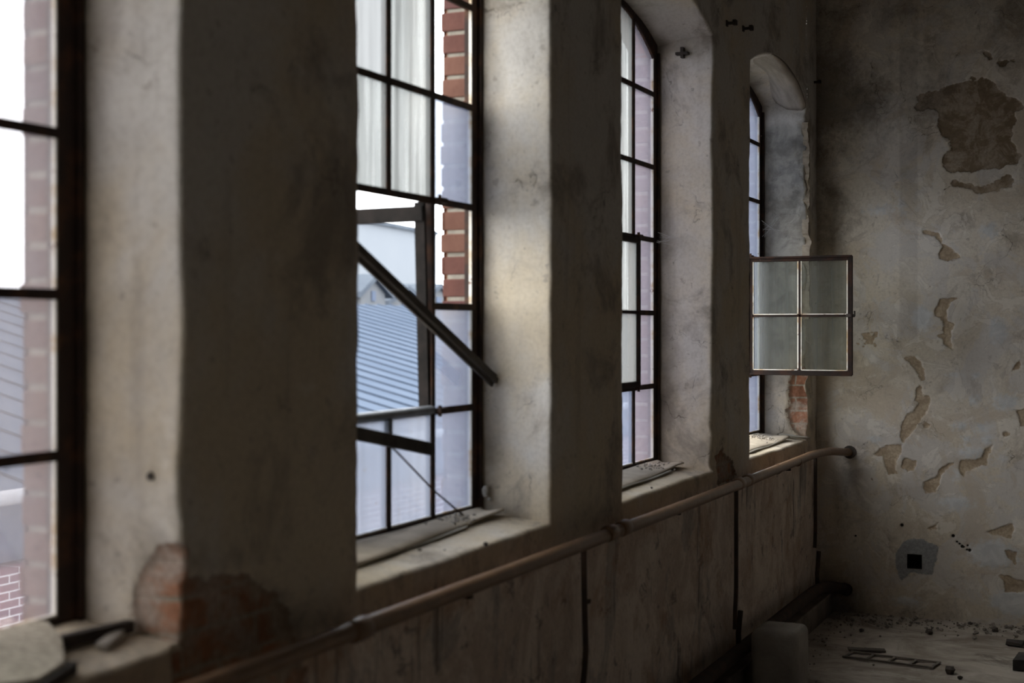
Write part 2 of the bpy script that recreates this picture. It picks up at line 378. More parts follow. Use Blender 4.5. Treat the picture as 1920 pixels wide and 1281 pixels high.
def res(y): return .012 if y > 1.7 else .06
allw = sorted(EXTRA+WIN)
edges = [YF]+[e for w in allw for e in w]+[YB+.02]
for k in range(0, len(edges), 2):
    a, b = edges[k], edges[k+1]; st = res(a)
    ys = lin(a+(RD if k else 0), b-(RD if k+2 < len(edges) else 0), st)
    emit(mesh2(ys, lin(0, HC, st)), 'front', True)
for (y0, y1) in allw:
    st = res(y1-.3); yc = (y0+y1)/2; hw = (y1-y0)/2
    arch = lambda y: SPR+RISE*(1-np.clip(np.abs(y-yc)/hw, 0, 1)**2)
    ys = np.unique(np.concatenate([[y0-RD, y0], lin(y0, y1, st), [y1, y1+RD]]))
    emit(mesh2(ys, lin(0, SILL-RD, st)), 'front', True)
    T = lin(0, 1, st/1.3)
    lo = arch(ys)+RD; Pt = np.zeros((len(ys), len(T), 3)); Pt[..., 1] = ys[:, None]; Pt[..., 2] = lo[:, None]+(HC-lo)[:, None]*T[None]
    emit(Pt, 'front', True)
    ang = np.linspace(0, math.pi/2, 5); ax = -RD+RD*np.cos(ang); an = RD*(1-np.sin(ang))   # rounded arris
    xi = np.concatenate([ax, lin(-RD, XREV, .02)[1:] if False else np.linspace(-RD, XREV, max(4, int(.25/st)+1))[1:]])
    off = np.concatenate([[RD+.012], an, np.zeros(len(xi)-5)]); xi = np.concatenate([[-.0012], xi])
    # sill
    Ps = np.zeros((len(ys), len(xi), 3)); Ps[..., 0] = xi; Ps[..., 1] = ys[:, None]; Ps[..., 2] = SILL-off+(SILLB-SILL)*np.clip(-xi/.26, 0, 1)
    emit(Ps, 'sill', False)
    # soffit
    Pa = np.zeros((len(ys), len(xi), 3)); Pa[..., 0] = xi; Pa[..., 1] = ys[:, None]; Pa[..., 2] = arch(ys)[:, None]+off[None]-.03*np.clip(-xi/.26, 0, 1)[None]**2
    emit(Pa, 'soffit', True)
    zz = lin(SILL-RD, SPR+RD, st)
    for e, sg in ((y0, -1), (y1, 1)):
        Pj = np.zeros((len(zz), len(xi), 3)); Pj[..., 0] = xi; Pj[..., 1] = e+sg*off; Pj[..., 2] = zz[:, None]
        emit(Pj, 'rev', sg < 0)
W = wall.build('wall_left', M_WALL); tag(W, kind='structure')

# ragged plaster skin broken off along the last window
def ragged(name, y_out, zs, seed, x0=-.002, th=.016, wmin=.012, wmax=.04, parent=None):
    mb = MB(); rows = []; zs = np.asarray(zs); q = np.stack([zs*0+seed, zs*0, zs], -1)
    wv = fbm(q*np.array([1, 1, 9.]), seed, 5, .65); tv = fbm(q*np.array([1, 1, 12.]), seed+40, 4, .6)
    for z, w, t_ in zip(zs, wv, tv):
        w = wmin+(wmax-wmin)*min(1, max(0, .5+1.3*w)); rows.append((z, y_out-w, y_out, x0+th*max(.25, .8+1.1*t_)))
    for (z, a, b, t), (z2, a2, b2, t2) in zip(rows, rows[1:]):
        mb.hexa([(x0-.02, a, z), (t, a+.004, z), (x0+.002, b+.06, z), (x0-.02, b+.06, z), (x0-.02, a2, z2), (t2, a2+.004, z2), (x0+.002, b2+.06, z2), (x0-.02, b2+.06, z2)])
    o = mb.build(name, MATS['torn_plaster_edge'], parent); return o
simple('torn_plaster_edge', (.30, .25, .19), (.46, .39, .30), 30, .95, .5)
rg = ragged('broken_plaster_edge', 7.628, list(np.arange(1.60, 2.66, .009)), 5, parent=W)
# thick plaster coat sagging under the arch of the last window
vs = []; nu, nv = 26, 8; y0_, y1_ = 6.85, 7.594; yc_, hw_ = 7.005, .595
def lip(i, j, low):
    u, v = i/nu, j/nv; y = y0_+(y1_-y0_)*u; x = .0-.155*v*(1+.12*math.sin(9*u)); top = SPR+RISE*(1-min(1, abs(y-yc_)/hw_)**2)
    th = .034*min(1, u*2.2)*min(1, (1-v)*2.5)*(1-.0*u)*max(.05, min(1, (v*4+.5)))
    ext = -.030*max(0, (u-.75)/.25)**2*(1-v*.6)
    return (x, y-(.012 if not low else .012+.02*u*0), top+ext+(.004 if not low else -th))
for low in (0, 1):
    for i in range(nu+1):
        for j in range(nv+1): vs.append(lip(i, j, low))
w_ = nv+1; n_v = (nu+1)*w_; fs = []
for i in range(nu):
    for j in range(nv):
        a_ = i*w_+j; fs += [(a_, a_+w_, a_+w_+1, a_+1), (n_v+a_, n_v+a_+1, n_v+a_+w_+1, n_v+a_+w_)]
bd = [j for j in range(w_)]+[i*w_+nv for i in range(1, nu+1)]+[nu*w_+j for j in range(nv-1, -1, -1)]+[i*w_ for i in range(nu-1, 0, -1)]
for p_, q_ in zip(bd, bd[1:]+bd[:1]): fs.append((p_, q_, n_v+q_, n_v+p_))
lp = MB().add(vs, fs, 0, True).build('plaster_lip', MATS['lip_plaster'] if 'lip_plaster' in MATS else simple('lip_plaster', (.36, .32, .27), (.52, .47, .40), 5, .95, .8, 22, stretch=(6, 1, 1)), W)
lp['label'] = 'sagging plaster coat under the arch of the last window'
rg['label'] = 'ragged plaster edge flaking off beside the last window'

# ------------------------------------------------------------------ outer brick leaf
t = NT('outer_brick'); b_ = brick_nodes(t, t.coords('UV'))
n_ = t.noise(t.coords(), 9, 6, .6)
t.finish(t.mix(t.rng(n_, .35, .65, 0, .4), b_.outputs['Color'], (.20, .085, .06)), .9, t.bump(t.math('SUBTRACT', n_, b_.outputs['Fac']), .6, .008))
leaf = Surf(['k']); XO0, XO1 = XREV, -.345; IN = .044
def lgrid(P, uv, flip=False): leaf.grid(P, uv, {}, flip)
def larch(y, y0, y1): return 2.700+.145*(1-np.clip(np.abs(y-(y0+y1)/2)/((y1-y0)/2-IN), 0, 1)**2)
for k in range(0, len(edges), 2):
    a = edges[k]-(IN if k == 0 else -0)+(0 if k == 0 else -IN); b = edges[k+1]+(IN if k+2 < len(edges) else .6)
    a = edges[k]-(.6 if k == 0 else IN)
    for x, fl in ((XO0, True), (XO1, False)):
        P = mesh2(lin(a, b, .2), lin(-1.0, 5.2, .3), x); lgrid(P, P[..., 1:], fl)
for (y0, y1) in allw:
    a, b = y0+IN, y1-IN; ys = lin(a, b, .03)
    for x, fl in ((XO0, True), (XO1, False)):
        P = mesh2(ys, lin(-1.0, .955, .3), x); lgrid(P, P[..., 1:], fl)
        lo = larch(ys, y0, y1); T = np.linspace(0, 1, 8); P = np.zeros((len(ys), 8, 3)); P[..., 0] = x; P[..., 1] = ys[:, None]; P[..., 2] = lo[:, None]+(5.2-lo)[:, None]*T
        lgrid(P, P[..., 1:], fl)
    xs = np.linspace(XO0, XO1, 3)
    P = np.zeros((len(ys), 3, 3)); P[..., 0] = xs; P[..., 1] = ys[:, None]; P[..., 2] = larch(ys, y0, y1)[:, None]; lgrid(P, P[..., :2], True)
    P = P.copy(); P[..., 2] = .955; lgrid(P, P[..., :2], False)
    zs = lin(.955, 2.705, .1)
    for e, fl in ((a-.012, True), (b+.012, False)):
        P = np.zeros((len(zs), 3, 3)); P[..., 0] = xs; P[..., 1] = e; P[..., 2] = zs[:, None]; lgrid(P, P[..., [0, 2]], fl)
L_ = leaf.build('brick_leaf', MATS['outer_brick'], hole=None); L_.parent = W; L_['label'] = 'red brick outer face of the window wall'
# individual jamb bricks of the four windows in view (one mesh per jamb)
brm = []
for i, (c1, c2) in enumerate([((.088, .036, .027), (.112, .046, .034)), ((.076, .033, .030), (.098, .041, .036)), ((.108, .048, .032), (.132, .062, .042))]):
    brm.append(simple('jamb_brick_%s' % 'abc'[i], c1, c2, 18, .9, .6, 60))
M_MORT = simple('lime_mortar', (.21, .185, .15), (.29, .26, .21), 30, .95, .6, 90)
rnd = random.Random(3)
for (y0, y1) in WIN:
    for e, sg in ((y1-IN, 1), (y0+IN, -1)):
        mb = MB(); z = .958; k = 0
        mb.box((XO1+.010, min(e+sg*.004, e+sg*.05), .956), (XO0-.002, max(e+sg*.004, e+sg*.05), 2.72), 3)
        while z < 2.66:
            h = .057+rnd.uniform(-.002, .002); j = rnd.uniform(-.0035, .003); q = rnd.uniform(-.006, .005)
            ya, yb = e+sg*j, e+sg*.06; mb.box((XO1-.004+q, min(ya, yb), z), (XO0-.001, max(ya, yb), z+h), rnd.choice([0, 0, 1, 2]))
            z += .069; k += 1
        o = mb.build('brick_jamb', brm+[M_MORT], W, bevel=.004)

# ------------------------------------------------------------------ steel windows
BAR = [(-.011, 0), (-.011, -.005), (-.003, -.006), (-.003, -.026), (.003, -.026), (.003, -.006), (.011, -.005), (.011, 0)]
ROW = .308; Z0 = .999
def make_window(num, y0, y1, spec):
    w = empty('window_%d' % num, (XG, (y0+y1)/2, SILLB)); tag(w, kind='structure'); wl = Vector(w.location)
    def put(mb, name, mat, parent=None, bevel=0.0, label=None, base=None):
        o = mb.build(name, mat, parent or w, bevel=bevel, loc=None); b = base if base is not None else wl
        for v in o.data.vertices: v.co -= b
        if label: o['label'] = label
        return o
    fw = spec.get('fw', .05); a, b = y0+fw, y1-fw; cw = (b-a)/4; yc = (y0+y1)/2; hw = (b-a)/2
    ar = lambda y: 2.693+.150*(1-min(1, abs(y-yc)/hw)**2)
    # outer frame: angle section round the opening
    mb = MB(); fr_o = .034
    mb.box((XG-.03, y0+.006, SILLB-.006), (XG, a, 2.70)); mb.box((XG-.03, b, SILLB-.006), (XG, y1-.006, 2.70))
    mb.box((XG-.012, y0+.004, SILLB-.006), (XG+.012, y0+.016, 2.72)); mb.box((XG-.012, y1-.016, SILLB-.006), (XG+.012, y1-.004, 2.72))
    mb.box((XG-.03, a, SILLB-.012), (XG, b, Z0))
    n = 24; yy = [a-.044+(b-a+.088)*i/n for i in range(n+1)]
    for p, q in zip(yy, yy[1:]):
        zp, zq = ar(min(max(p, a), b)), ar(min(max(q, a), b))
        mb.hexa([(XG-.03, p, zp), (XG, p, zp), (XG, q, zq), (XG-.03, q, zq), (XG-.03, p, zp+.08), (XG, p, zp+.08), (XG, q, zq+.08), (XG-.03, q, zq+.08)])
    put(mb, 'frame', M_RUST, bevel=.0015)
    # putty bead along the lit inner edges of the frame
    mb = MB(); mb.box((XG-.012, b-.0045, Z0), (XG-.003, b-.0002, 2.69)); mb.box((XG-.012, a+.0002, Z0), (XG-.003, a+.0045, 2.69)); mb.box((XG-.012, a, Z0-.0002), (XG-.003, b, Z0+.005))
    put(mb, 'putty_bead', M_PUTTY)
    rows = [Z0+ROW*j for j in range(6)]
    CAS = spec.get('casement')                    # occupies columns 1,2 and rows 1,2
    for c in (1, 2, 3):
        y = a+cw*c; top = ar(y)
        spans = [(Z0, top)] if c != 2 else [(Z0, rows[1]), (rows[3], top)]
        mb = MB()
        for z0, z1 in spans: mb.beam((XG, y, z0), (XG, y, z1), BAR, (1, 0, 0))
        put(mb, 'mullion', M_RUST, bevel=.001)
    for j in range(1, 6):
        z = rows[j]
        spans = [(a, b)] if j != 2 else [(a, a+cw), (a+3*cw, b)]
        if j == 1 and spec.get('grey_rail'): spans = [(a, a+cw), (a+3*cw, b)]
        mb = MB()
        for p, q in spans: mb.beam((XG+.0005, p, z), (XG+.0005, q, z), [(s_*.95, t_) for s_, t_ in BAR], (1, 0, 0))
        put(mb, 'transom', M_RUST, bevel=.001)
    if spec.get('grey_rail'):
        mb = MB(); mb.tube([(XG-.005, a+cw, rows[1]+.006), (XG-.005, a+3*cw, rows[1]+.006)], .0125, 14)
        mb.box((XG-.02, a+cw, rows[1]-.009), (XG-.002, a+3*cw, rows[1]-.002))
        put(mb, 'transom', M_GREYRAIL, label='grey painted transom rail under the empty opening')
        mb = MB(); mb.box((XG-.012, a+2*cw-.012, rows[1]-.05), (XG+.004, a+2*cw+.012, rows[1]-.008)); put(mb, 'rail_bracket', M_GREYRAIL, bevel=.002)
    # panes
    for c in range(4):
        for j in range(6):
            if c in (1, 2) and j in (1, 2): continue
            g = spec['glass'](c, j)
            if g is None: continue
            ya, yb = a+cw*c+(.004 if c else .001), a+cw*(c+1)-(.004 if c < 3 else .001); za = rows[j]+(.004 if j else .001)
            if j < 5: top = [(ya, rows[j+1]-.004), (yb, rows[j+1]-.004)]
            else: top = [(ya+(yb-ya)*i/6, ar(ya+(yb-ya)*i/6)-.001) for i in range(7)]
            ring = [(yb, za), (ya, za)]+top; n = len(ring); xo = XG-.010
            vs = [(xo, p, q) for p, q in ring]+[(xo-.004, p, q) for p, q in ring]
            mb = MB().add(vs, [tuple(range(n))]); o_ = len(mb.f)
            mb.add(vs, [tuple(range(2*n-1, n-1, -1))]+[(i, n+i, n+(i+1) % n, (i+1) % n) for i in range(n)], 1)
            put(mb, 'pane', [g, G_FACE])
    # hinge pins
    for j in (1, 3):
        mb = MB(); y = a+3*cw; z = rows[j]
        mb.box((XG, y+.004, z-.006), (XG+.022, y+.052, z+.010)); mb.tube([(XG+.014, y+.012, z-.014), (XG+.014, y+.012, z+.018)], .006, 8)
        put(mb, 'hinge', M_RUST, bevel=.002)
    # casement
    cb, ct = rows[1]+.006, rows[3]-.006; cwid = 2*cw-.012
    def casement(tf, kind):
        # local: u along the casement from the hinge, h height, d thickness
        def bx(mb, u0, u1, h0, h1, d0, d1, mi=0):
            mb.hexa([tf(*p) for p in ((u0, d0, h0), (u1, d0, h0), (u1, d1, h0), (u0, d1, h0), (u0, d0, h1), (u1, d0, h1), (u1, d1, h1), (u0, d1, h1))], mi)
        H = ct-cb; f = .022; mb = MB()
        if kind == 'stripped':
            bx(mb, -.004, .03, .004, H, .004, .016); bx(mb, 0, cwid, H-.056, H-.012, -.004, .022); bx(mb, cwid-f, cwid, .25, H, 0, .024)
        else:
            for (u0, u1, h0, h1) in ((0, f, 0, H), (cwid-f, cwid, 0, H), (f, cwid-f, 0, f), (f, cwid-f, H-f, H)): bx(mb, u0, u1, h0, h1, 0, .026)
            for (u0, u1, h0, h1) in ((0, cwid, -.004, .006), (0, cwid, H-.006, H+.004), (-.003, .006, 0, H), (cwid-.006, cwid+.003, 0, H)): bx(mb, u0, u1, h0, h1, .022, .034)
        cas = put(mb, 'casement', M_BENT if kind == 'stripped' else M_SASH, bevel=.0015)
        lab = {'open': 'casement of four grimy panes swung open into the room', 'stripped': 'bent casement without glass swung outward', 'closed': 'closed casement'}[kind]
        cas['label'] = lab
        if kind == 'stripped': return cas
        mb = MB(); u = cwid/2
        bx(mb, u-.006, u+.006, f, H-f, .004, .022); put(mb, 'mullion', M_SASH, cas, .001)
        mb = MB(); bx(mb, f, cwid-f, H/2-.006, H/2+.006, .004, .022); put(mb, 'transom', M_SASH, cas, .001)
        mb = MB()
        for (u0, u1) in ((f, u-.006), (u+.006, cwid-f)):
            for (h0, h1) in ((f, H/2-.006), (H/2+.006, H-f)):
                bx(mb, u0, u0+.004, h0, h1, .0165, .0235); bx(mb, u1-.006, u1, h0, h1, .0165, .0235); bx(mb, u0, u1, h0, h0+.004, .0165, .0235)
        put(mb, 'putty_bead', M_PUTTY, cas)
        for (u0, u1) in ((f, u-.006), (u+.006, cwid-f)):
            for (h0, h1) in ((f, H/2-.006), (H/2+.006, H-f)):
                if kind == 'closed' and u0 > .2: continue  # column away from the hinge is out of view, left unglazed for light
                q_ = [tf(u0, .012, h0), tf(u1, .012, h0), tf(u1, .012, h1), tf(u0, .012, h1), tf(u0, .016, h0), tf(u1, .016, h0), tf(u1, .016, h1), tf(u0, .016, h1)]
                mb = MB().add(q_, [(0, 1, 2, 3)]); mb.add(q_, [(7, 6, 5, 4), (0, 4, 5, 1), (1, 5, 6, 2), (2, 6, 7, 3), (3, 7, 4, 0)], 2)
                if kind == 'open' and u0 > .2 and h0 < .1:      # crack lines in the lower outer pane
                    pts = [tf(u0+.02+.05*math.sin(k*.28), .0105, h0+.14-.014*k+.02) for k in range(7)]
                    mb.tube(pts, .0007, 5, 1); mb.tube([tf(u0+.005+.024*k, .0105, h0+.062+.006*k+.004*math.sin(k)) for k in range(8)], .0006, 5, 1)
                put(mb, 'pane', [G_SASH if kind == 'open' else (G_PALE if u0 < .2 else G_BLUE), M_WEB, G_FACE], cas)
        mb = MB()
        bx(mb, cwid-.03, cwid+.012, H/2-.008, H/2+.008, .012, .03); bx(mb, cwid+.008, cwid+.016, H/2-.004, H/2+.024, .018, .028); bx(mb, cwid-.045, cwid-.02, H/2-.006, H/2+.012, -.008, .004)
        put(mb, 'latch', M_DRKMET, cas, .002)
        return cas
    hy = a+3*cw-.006
    if CAS == 'closed': casement(lambda u, d, h: (XG+.030-d, hy-u, cb+h), 'closed')
    elif CAS == 'open':  # swung ninety degrees into the room, hinge on the far side
        casement(lambda u, d, h: (XG+.012+u, hy-.002-d+.012, cb+h), 'open')
    elif CAS == 'stripped': # swung outward and sagging
        casement(lambda u, d, h: (XG-.012-u*.995, hy+.006-d-.030*(h/.6)-.10*u*0, cb+h-.012*u), 'stripped')
    return w
G_ROSE = glass('dusty_rosy_glass', (1.0, .95, .97), (.84, .78, .88), .60, .13, .3)
def g1(c, j): return G_ROSE if c == 3 else (None if c < 2 else G_CLEAR)   # hidden panes of these windows left out to admit more daylight
def g2(c, j):
    if c == 0: return None if j in (1, 2, 3, 5) else G_CLEAR
    if c == 3: return {4: None, 2: None, 3: G_BLUE, 1: G_BLUE, 0: G_BLUE, 5: None}[j]
    return {5: G_PALE, 4: G_LIGHT if c == 1 else G_PALE, 3: G_PALE, 0: G_HAZE}.get(j, G_PALE)
def g3(c, j): return G_LILAC if c == 3 else (None if c < 2 and 0 < j < 4 else G_BLUE if j < 2 else G_PALE)
def g4(c, j): return G_BLUE if c == 3 else (G_PALE if j > 3 else None)
make_window(1, *WIN[0], dict(casement='closed', glass=g1, fw=.064))
make_window(2, *WIN[1], dict(casement='stripped', glass=g2, grey_rail=True))
make_window(3, *WIN[2], dict(casement='closed', glass=g3))
make_window(4, *WIN[3], dict(casement='open', glass=g4))

# ------------------------------------------------------------------ back wall
def bw(px, py): p = at_y(px, py, YB); return (p[0], p[2])
PEEL = [
 [(1747,162),(1806,153),(1850,150),(1905,200),(1900,300),(1828,317),(1780,320),(1772,302),(1776,276),(1751,240),(1762,219),(1760,205),(1712,205),(1712,178)],
 [(1762,361),(1780,346),(1782,336),(1806,341),(1841,352),(1872,343),(1894,332),(1902,337),(1898,350),(1872,359),(1841,365),(1817,355),(1784,354)],
 [(1727,431),(1752,433),(1760,437),(1769,453),(1791,472),(1806,483),(1778,491),(1761,486),(1760,477),(1768,462),(1752,442),(1730,441)],
 [(1762,560),(1796,560),(1781,571),(1776,582),(1777,599),(1791,609),(1783,624),(1783,642),(1789,657),(1768,646),(1764,635),(1753,630),(1768,626),(1770,611),(1762,596),(1751,594),(1751,582),(1759,573)],
 [(1727,719),(1716,732),(1715,752),(1720,757),(1710,772),(1699,778),(1689,796),(1688,820),(1694,830),(1710,810),(1723,796),(1728,785),(1738,775),(1745,757),(1742,742),(1728,742),(1730,725)],
 [(1650,841),(1672,831),(1691,831),(1691,848),(1680,865),(1680,880),(1684,891),(1665,891),(1656,872),(1654,854),(1635,852)],
 [(1695,857),(1706,859),(1719,865),(1716,884),(1702,886),(1689,874)],
 [(1730,904),(1757,891),(1759,882),(1781,869),(1787,871),(1766,891),(1762,910),(1755,925),(1736,925),(1730,917)],
 [(1800,861),(1841,859),(1845,839),(1862,835),(1854,854),(1852,872),(1811,884),(1809,899),(1802,891),(1798,878)],
 [(1730,795),(1738,790),(1745,797),(1743,805),(1735,804)],
 [(1732,993),(1758,980),(1756,995)],
 [(1843,999),(1859,993),(1881,986),(1900,982),(1902,993),(1896,1010),(1883,1006),(1859,1002)],
 [(1885,1032),(1907,1034),(1905,1063),(1889,1047)],
 [(1870,1078),(1889,1078),(1930,1091),(1930,1113),(1885,1111),(1881,1089)],
 [(1695,671),(1715,668),(1728,680),(1735,712),(1727,716),(1712,690)],
 [(1900,690),(1912,672),(1915,690),(1895,698)], [(1905,770),(1930,760),(1930,800),(1915,800)], [(1880,810),(1890,806),(1895,816),(1882,820)]]
PEEL = [[bw(*p) for p in q] for q in PEEL]
LIME = [(1790,943,32,14),(1822,848,24,11),(1813,825,10,8),(1850,825,12,10),(1862,1040,45,26),(1905,1130,45,26),(1729,597,20,24),(1854,433,17,15),(1650,395,28,10),(1800,800,14,10),(1840,803,18,10),(1828,752,10,12),(1885,755,24,16),(1795,890,8,12),(1880,858,10,6),(1700,1128,30,10),(1640,825,12,8),(1790,705,14,4),(1828,705,8,8),(1690,390,8,22),(1870,620,16,26)]
CEM = [bw(*p) for p in [(1679,1034),(1692,1018),(1710,1010),(1732,1012),(1760,1026),(1758,1048),(1749,1078),(1708,1074),(1690,1092),(1680,1064)]]
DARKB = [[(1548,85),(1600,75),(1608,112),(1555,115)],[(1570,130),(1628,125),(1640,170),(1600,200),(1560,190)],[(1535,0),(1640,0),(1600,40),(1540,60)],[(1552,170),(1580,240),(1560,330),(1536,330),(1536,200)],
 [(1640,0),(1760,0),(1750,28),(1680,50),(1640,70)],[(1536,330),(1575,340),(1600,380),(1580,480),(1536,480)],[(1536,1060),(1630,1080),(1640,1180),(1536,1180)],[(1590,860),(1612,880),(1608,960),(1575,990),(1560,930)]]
DARKB = [[bw(*p) for p in q] for q in DARKB]  # sooty patches, some painting the shadow in the corner and below the pipe
PITS = [bw(*p) for p in [(1787,1005),(1794,1016),(1799,1020),(1804,1025),(1807,1026),(1813,1031),(1818,1032),(1814,1023),(1604,1005),(1691,985)]]
HOLE = (.487, .566, .259, .336)
back = Surf(['peel', 'lime', 'cement', 'dark', 'strip', 'pit'])
def backpatch(xs, zs):
    X, Z = np.meshgrid(xs, zs, indexing='ij'); P = np.stack([X, np.full_like(X, YB), Z], -1)
    wob = .010*fbm(P*16, 301, 3); wob2 = .010*fbm(P*16, 333, 3)
    peel = np.full(X.shape, -1.)
    for q in PEEL:
        x0, x1 = min(p[0] for p in q)-.12, max(p[0] for p in q)+.12
        if x1 < xs[0] or x0 > xs[-1]: continue
        peel = np.maximum(peel, sdf_poly(X+wob, Z+wob2, q)+np.clip(Z-2.1, 0, .35)*.30*fbm(P*7, 631, 5, .62))
    rnd_patch = fbm(P*2.2, 401, 5, .62)-.44+.9*(X > 1.2)*.15       # elsewhere on the wall
    peel = np.maximum(peel, np.where(X > 1.12, rnd_patch*.25, (fbm(P*np.array([3.3, 1, 3.3]), 455, 6, .66)-.52+.22*sstep(Z, 2.2, 2.9)*sstep(X, .55, .7))*.22))
    peel = peel+.009*fbm(P*30, 77, 4, .6)
    lime = np.full(X.shape, -1.)
    for px, py, rx, ry in LIME:
        c = bw(px, py); s_ = .0031; r_ = np.hypot((X-c[0])/(rx*s_), (Z-c[1])/(ry*s_)); lime = np.maximum(lime, (1-r_)*min(rx, ry)*s_)
    lime = np.maximum(lime, np.where(X > 1.12, (fbm(P*2.0, 440, 4)-.3)*.2, -1))
    cem = sdf_poly(X+wob, Z+wob2, CEM); dark = np.full(X.shape, -1.)
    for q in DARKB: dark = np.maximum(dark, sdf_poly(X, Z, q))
    dark = np.maximum(dark, .30*(fbm(P*np.array([1.6, 1, 1.1]), 511, 5, .6)+.80*sstep(Z, 2.0, 2.9)-.58))  # sooty blotches carrying a painted falloff of light towards the top
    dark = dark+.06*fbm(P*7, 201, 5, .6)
    strip = sstep(X+wob*.5, .44, .456)*sstep(X+wob2*.5, .55, .536)*sstep(Z, 1.42, 1.55)*(.45+.75*fbm(P*np.array([5, 1, 3]), 612, 4, .6))
    pit = np.full(X.shape, -1.)
    for k, (a, c) in enumerate(PITS): pit = np.maximum(pit, (.008 if k % 3 else .011)-np.hypot(X-a, Z-c))
    D = np.zeros_like(P)
    D[..., 1] = .006*fbm(P*1.7, 5, 3)+.003*fbm(P*9, 9, 4)+.0055*sstep(peel, -.003, .007)+.0025*sstep(peel, 0, .02)*fbm(P*40, 19, 3)+.010*sstep(pit, 0, .005)
    D[..., 1] -= .004*sstep(cem, -.003, .01)+.003*sstep(lime, 0, .03)
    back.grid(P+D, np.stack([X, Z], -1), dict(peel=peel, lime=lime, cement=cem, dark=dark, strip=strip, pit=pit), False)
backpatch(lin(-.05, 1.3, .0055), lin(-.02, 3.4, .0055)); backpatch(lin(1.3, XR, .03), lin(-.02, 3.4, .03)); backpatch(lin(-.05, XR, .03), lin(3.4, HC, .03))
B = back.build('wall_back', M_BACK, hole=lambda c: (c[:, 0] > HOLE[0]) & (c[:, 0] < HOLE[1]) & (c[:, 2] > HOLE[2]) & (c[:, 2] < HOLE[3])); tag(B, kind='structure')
mb = MB(); x0, x1, z0, z1 = HOLE[0]-.004, HOLE[1]+.004, HOLE[2]-.004, HOLE[3]+.004; y0, y1 = YB-.003, YB+.16
for q in ([(x0,y0,z0),(x0,y1,z0),(x0,y1,z1),(x0,y0,z1)], [(x1,y0,z0),(x1,y0,z1),(x1,y1,z1),(x1,y1,z0)], [(x0,y0,z1),(x0,y1,z1),(x1,y1,z1),(x1,y0,z1)], [(x0,y0,z0),(x1,y0,z0),(x1,y1,z0),(x0,y1,z0)], [(x0,y1,z0),(x1,y1,z0),(x1,y1,z1),(x0,y1,z1)]):
    mb.add(q, [(0, 1, 2, 3)])
o = mb.build('wall_niche', M_DARKST, B); o['label'] = 'square dark hole low in the end wall'
o = MB().tube([(bw(1593, 848)[0], YB+.006, bw(1593, 848)[1]), (bw(1593, 848)[0], YB-.006, bw(1593, 848)[1])], .036, 20).build('pipe_socket', M_DARKST, B)

# ------------------------------------------------------------------ floor, ceiling, other walls
t = NT('dusty_floor'); co = t.coords()
n1 = t.noise(t.mapping(co, (1.1, 1.7, 1)), 1.8, 10, .68, 1.0); n2 = t.noise(t.mapping(co, (1, 1.6, 1), (4, 4, 0)), 3.0, 10, .7, .8); n3 = t.noise(co, 60, 6, .7)
col = t.mix(t.rng(n1, .36, .62), (.24, .20, .16), (.46, .41, .345)); col = t.mix(t.rng(n2, .54, .66, 0, .7), col, (.54, .49, .43))
col = t.mix(t.rng(n2, .30, .44, .7, 0), col, (.09, .075, .06)); col = t.mix(t.rng(n3, .6, .72, 0, .5), col, (.08, .065, .055))
t.finish(col, .8, t.bump(t.math('ADD', n2, t.math('MULTIPLY', n3, .4)), .5, .006), 0, .3)
fl = Surf(['k'])
for xs, ys in ((lin(-.03, 1.6, .02), lin(5.0, YB+.03, .02)), (lin(1.6, XR, .1), lin(5.0, YB+.03, .1)), (lin(-.03, XR, .1), lin(YF, 5.0, .1))):
    X, Y = np.meshgrid(xs, ys, indexing='ij'); P = np.stack([X, Y, np.zeros_like(X)], -1); P[..., 2] = .004*fbm(P*3, 3, 4)-.004; fl.grid(P, np.stack([X, Y], -1), {}, False)
FL = fl.build('floor', MATS['dusty_floor']); tag(FL, kind='structure')
M_PLAIN = simple('dim_plaster', (.19, .172, .158), (.25, .228, .208), 2, .95, .4, 20)
def slab(name, a, b, mat): return tag(MB().box(a, b).build(name, mat), kind='structure')
slab('ceiling', (-.35, YF-.2, HC), (XR+.2, YB+.3, HC+.2), simple('sooty_ceiling', (.045, .04, .036), (.08, .07, .06), 2, .95, .4, 20))
slab('wall_right', (XR, YF-.2, -.1), (XR+.2, YB+.3, HC), M_PLAIN)
slab('wall_front', (-.02, YF-.2, -.1), (XR, YF, HC), M_PLAIN)
# concrete ledge under the low pipe
mb = MB(); mb.box((-.01, 2.0, -.01), (.098, YB-.004, .112)); tag(mb.build('baseboard_left', simple('dirty_ledge', (.12, .10, .085), (.22, .19, .16), 8, .9, .5), bevel=.008), kind='structure')

# ------------------------------------------------------------------ pipes
def arc3(p0, p1, p2, n=6):
    p0, p1, p2 = map(Vector, (p0, p1, p2)); return [((1-t)**2)*p0+2*t*(1-t)*p1+t*t*p2 for t in [i/n for i in range(n+1)]]
PX, PZ, PR = .075, .888, .0215
up = empty('heating_pipe', (PX, 4.5, PZ)); tag(up, 'long brown horizontal pipe running just below the window sills, drop pipes hanging from it', 'pipe')
def part(mb, name, mat, root, label=None, bevel=0.0):
    o = mb.build(name, mat, root, bevel=bevel)
    for v in o.data.vertices: v.co -= root.location
    if label: o['label'] = label
    return o
sx, sz = bw(1593, 848)
ys = list(np.arange(1.2, 7.4, .15)); pts = [(PX+.004*math.sin(y*1.3), y, PZ+.004*math.sin(y*.9+.6)) for y in ys]
pts += arc3((PX, 7.40, PZ+.002), (PX+.01, 7.60, PZ+.004), (PX+.05, 7.68, PZ+.002), 6)+[(sx-.01, YB-.02, sz), (sx, YB+.01, sz)]
part(MB().tube(pts, PR, 18), 'pipe', M_PIPE, up)
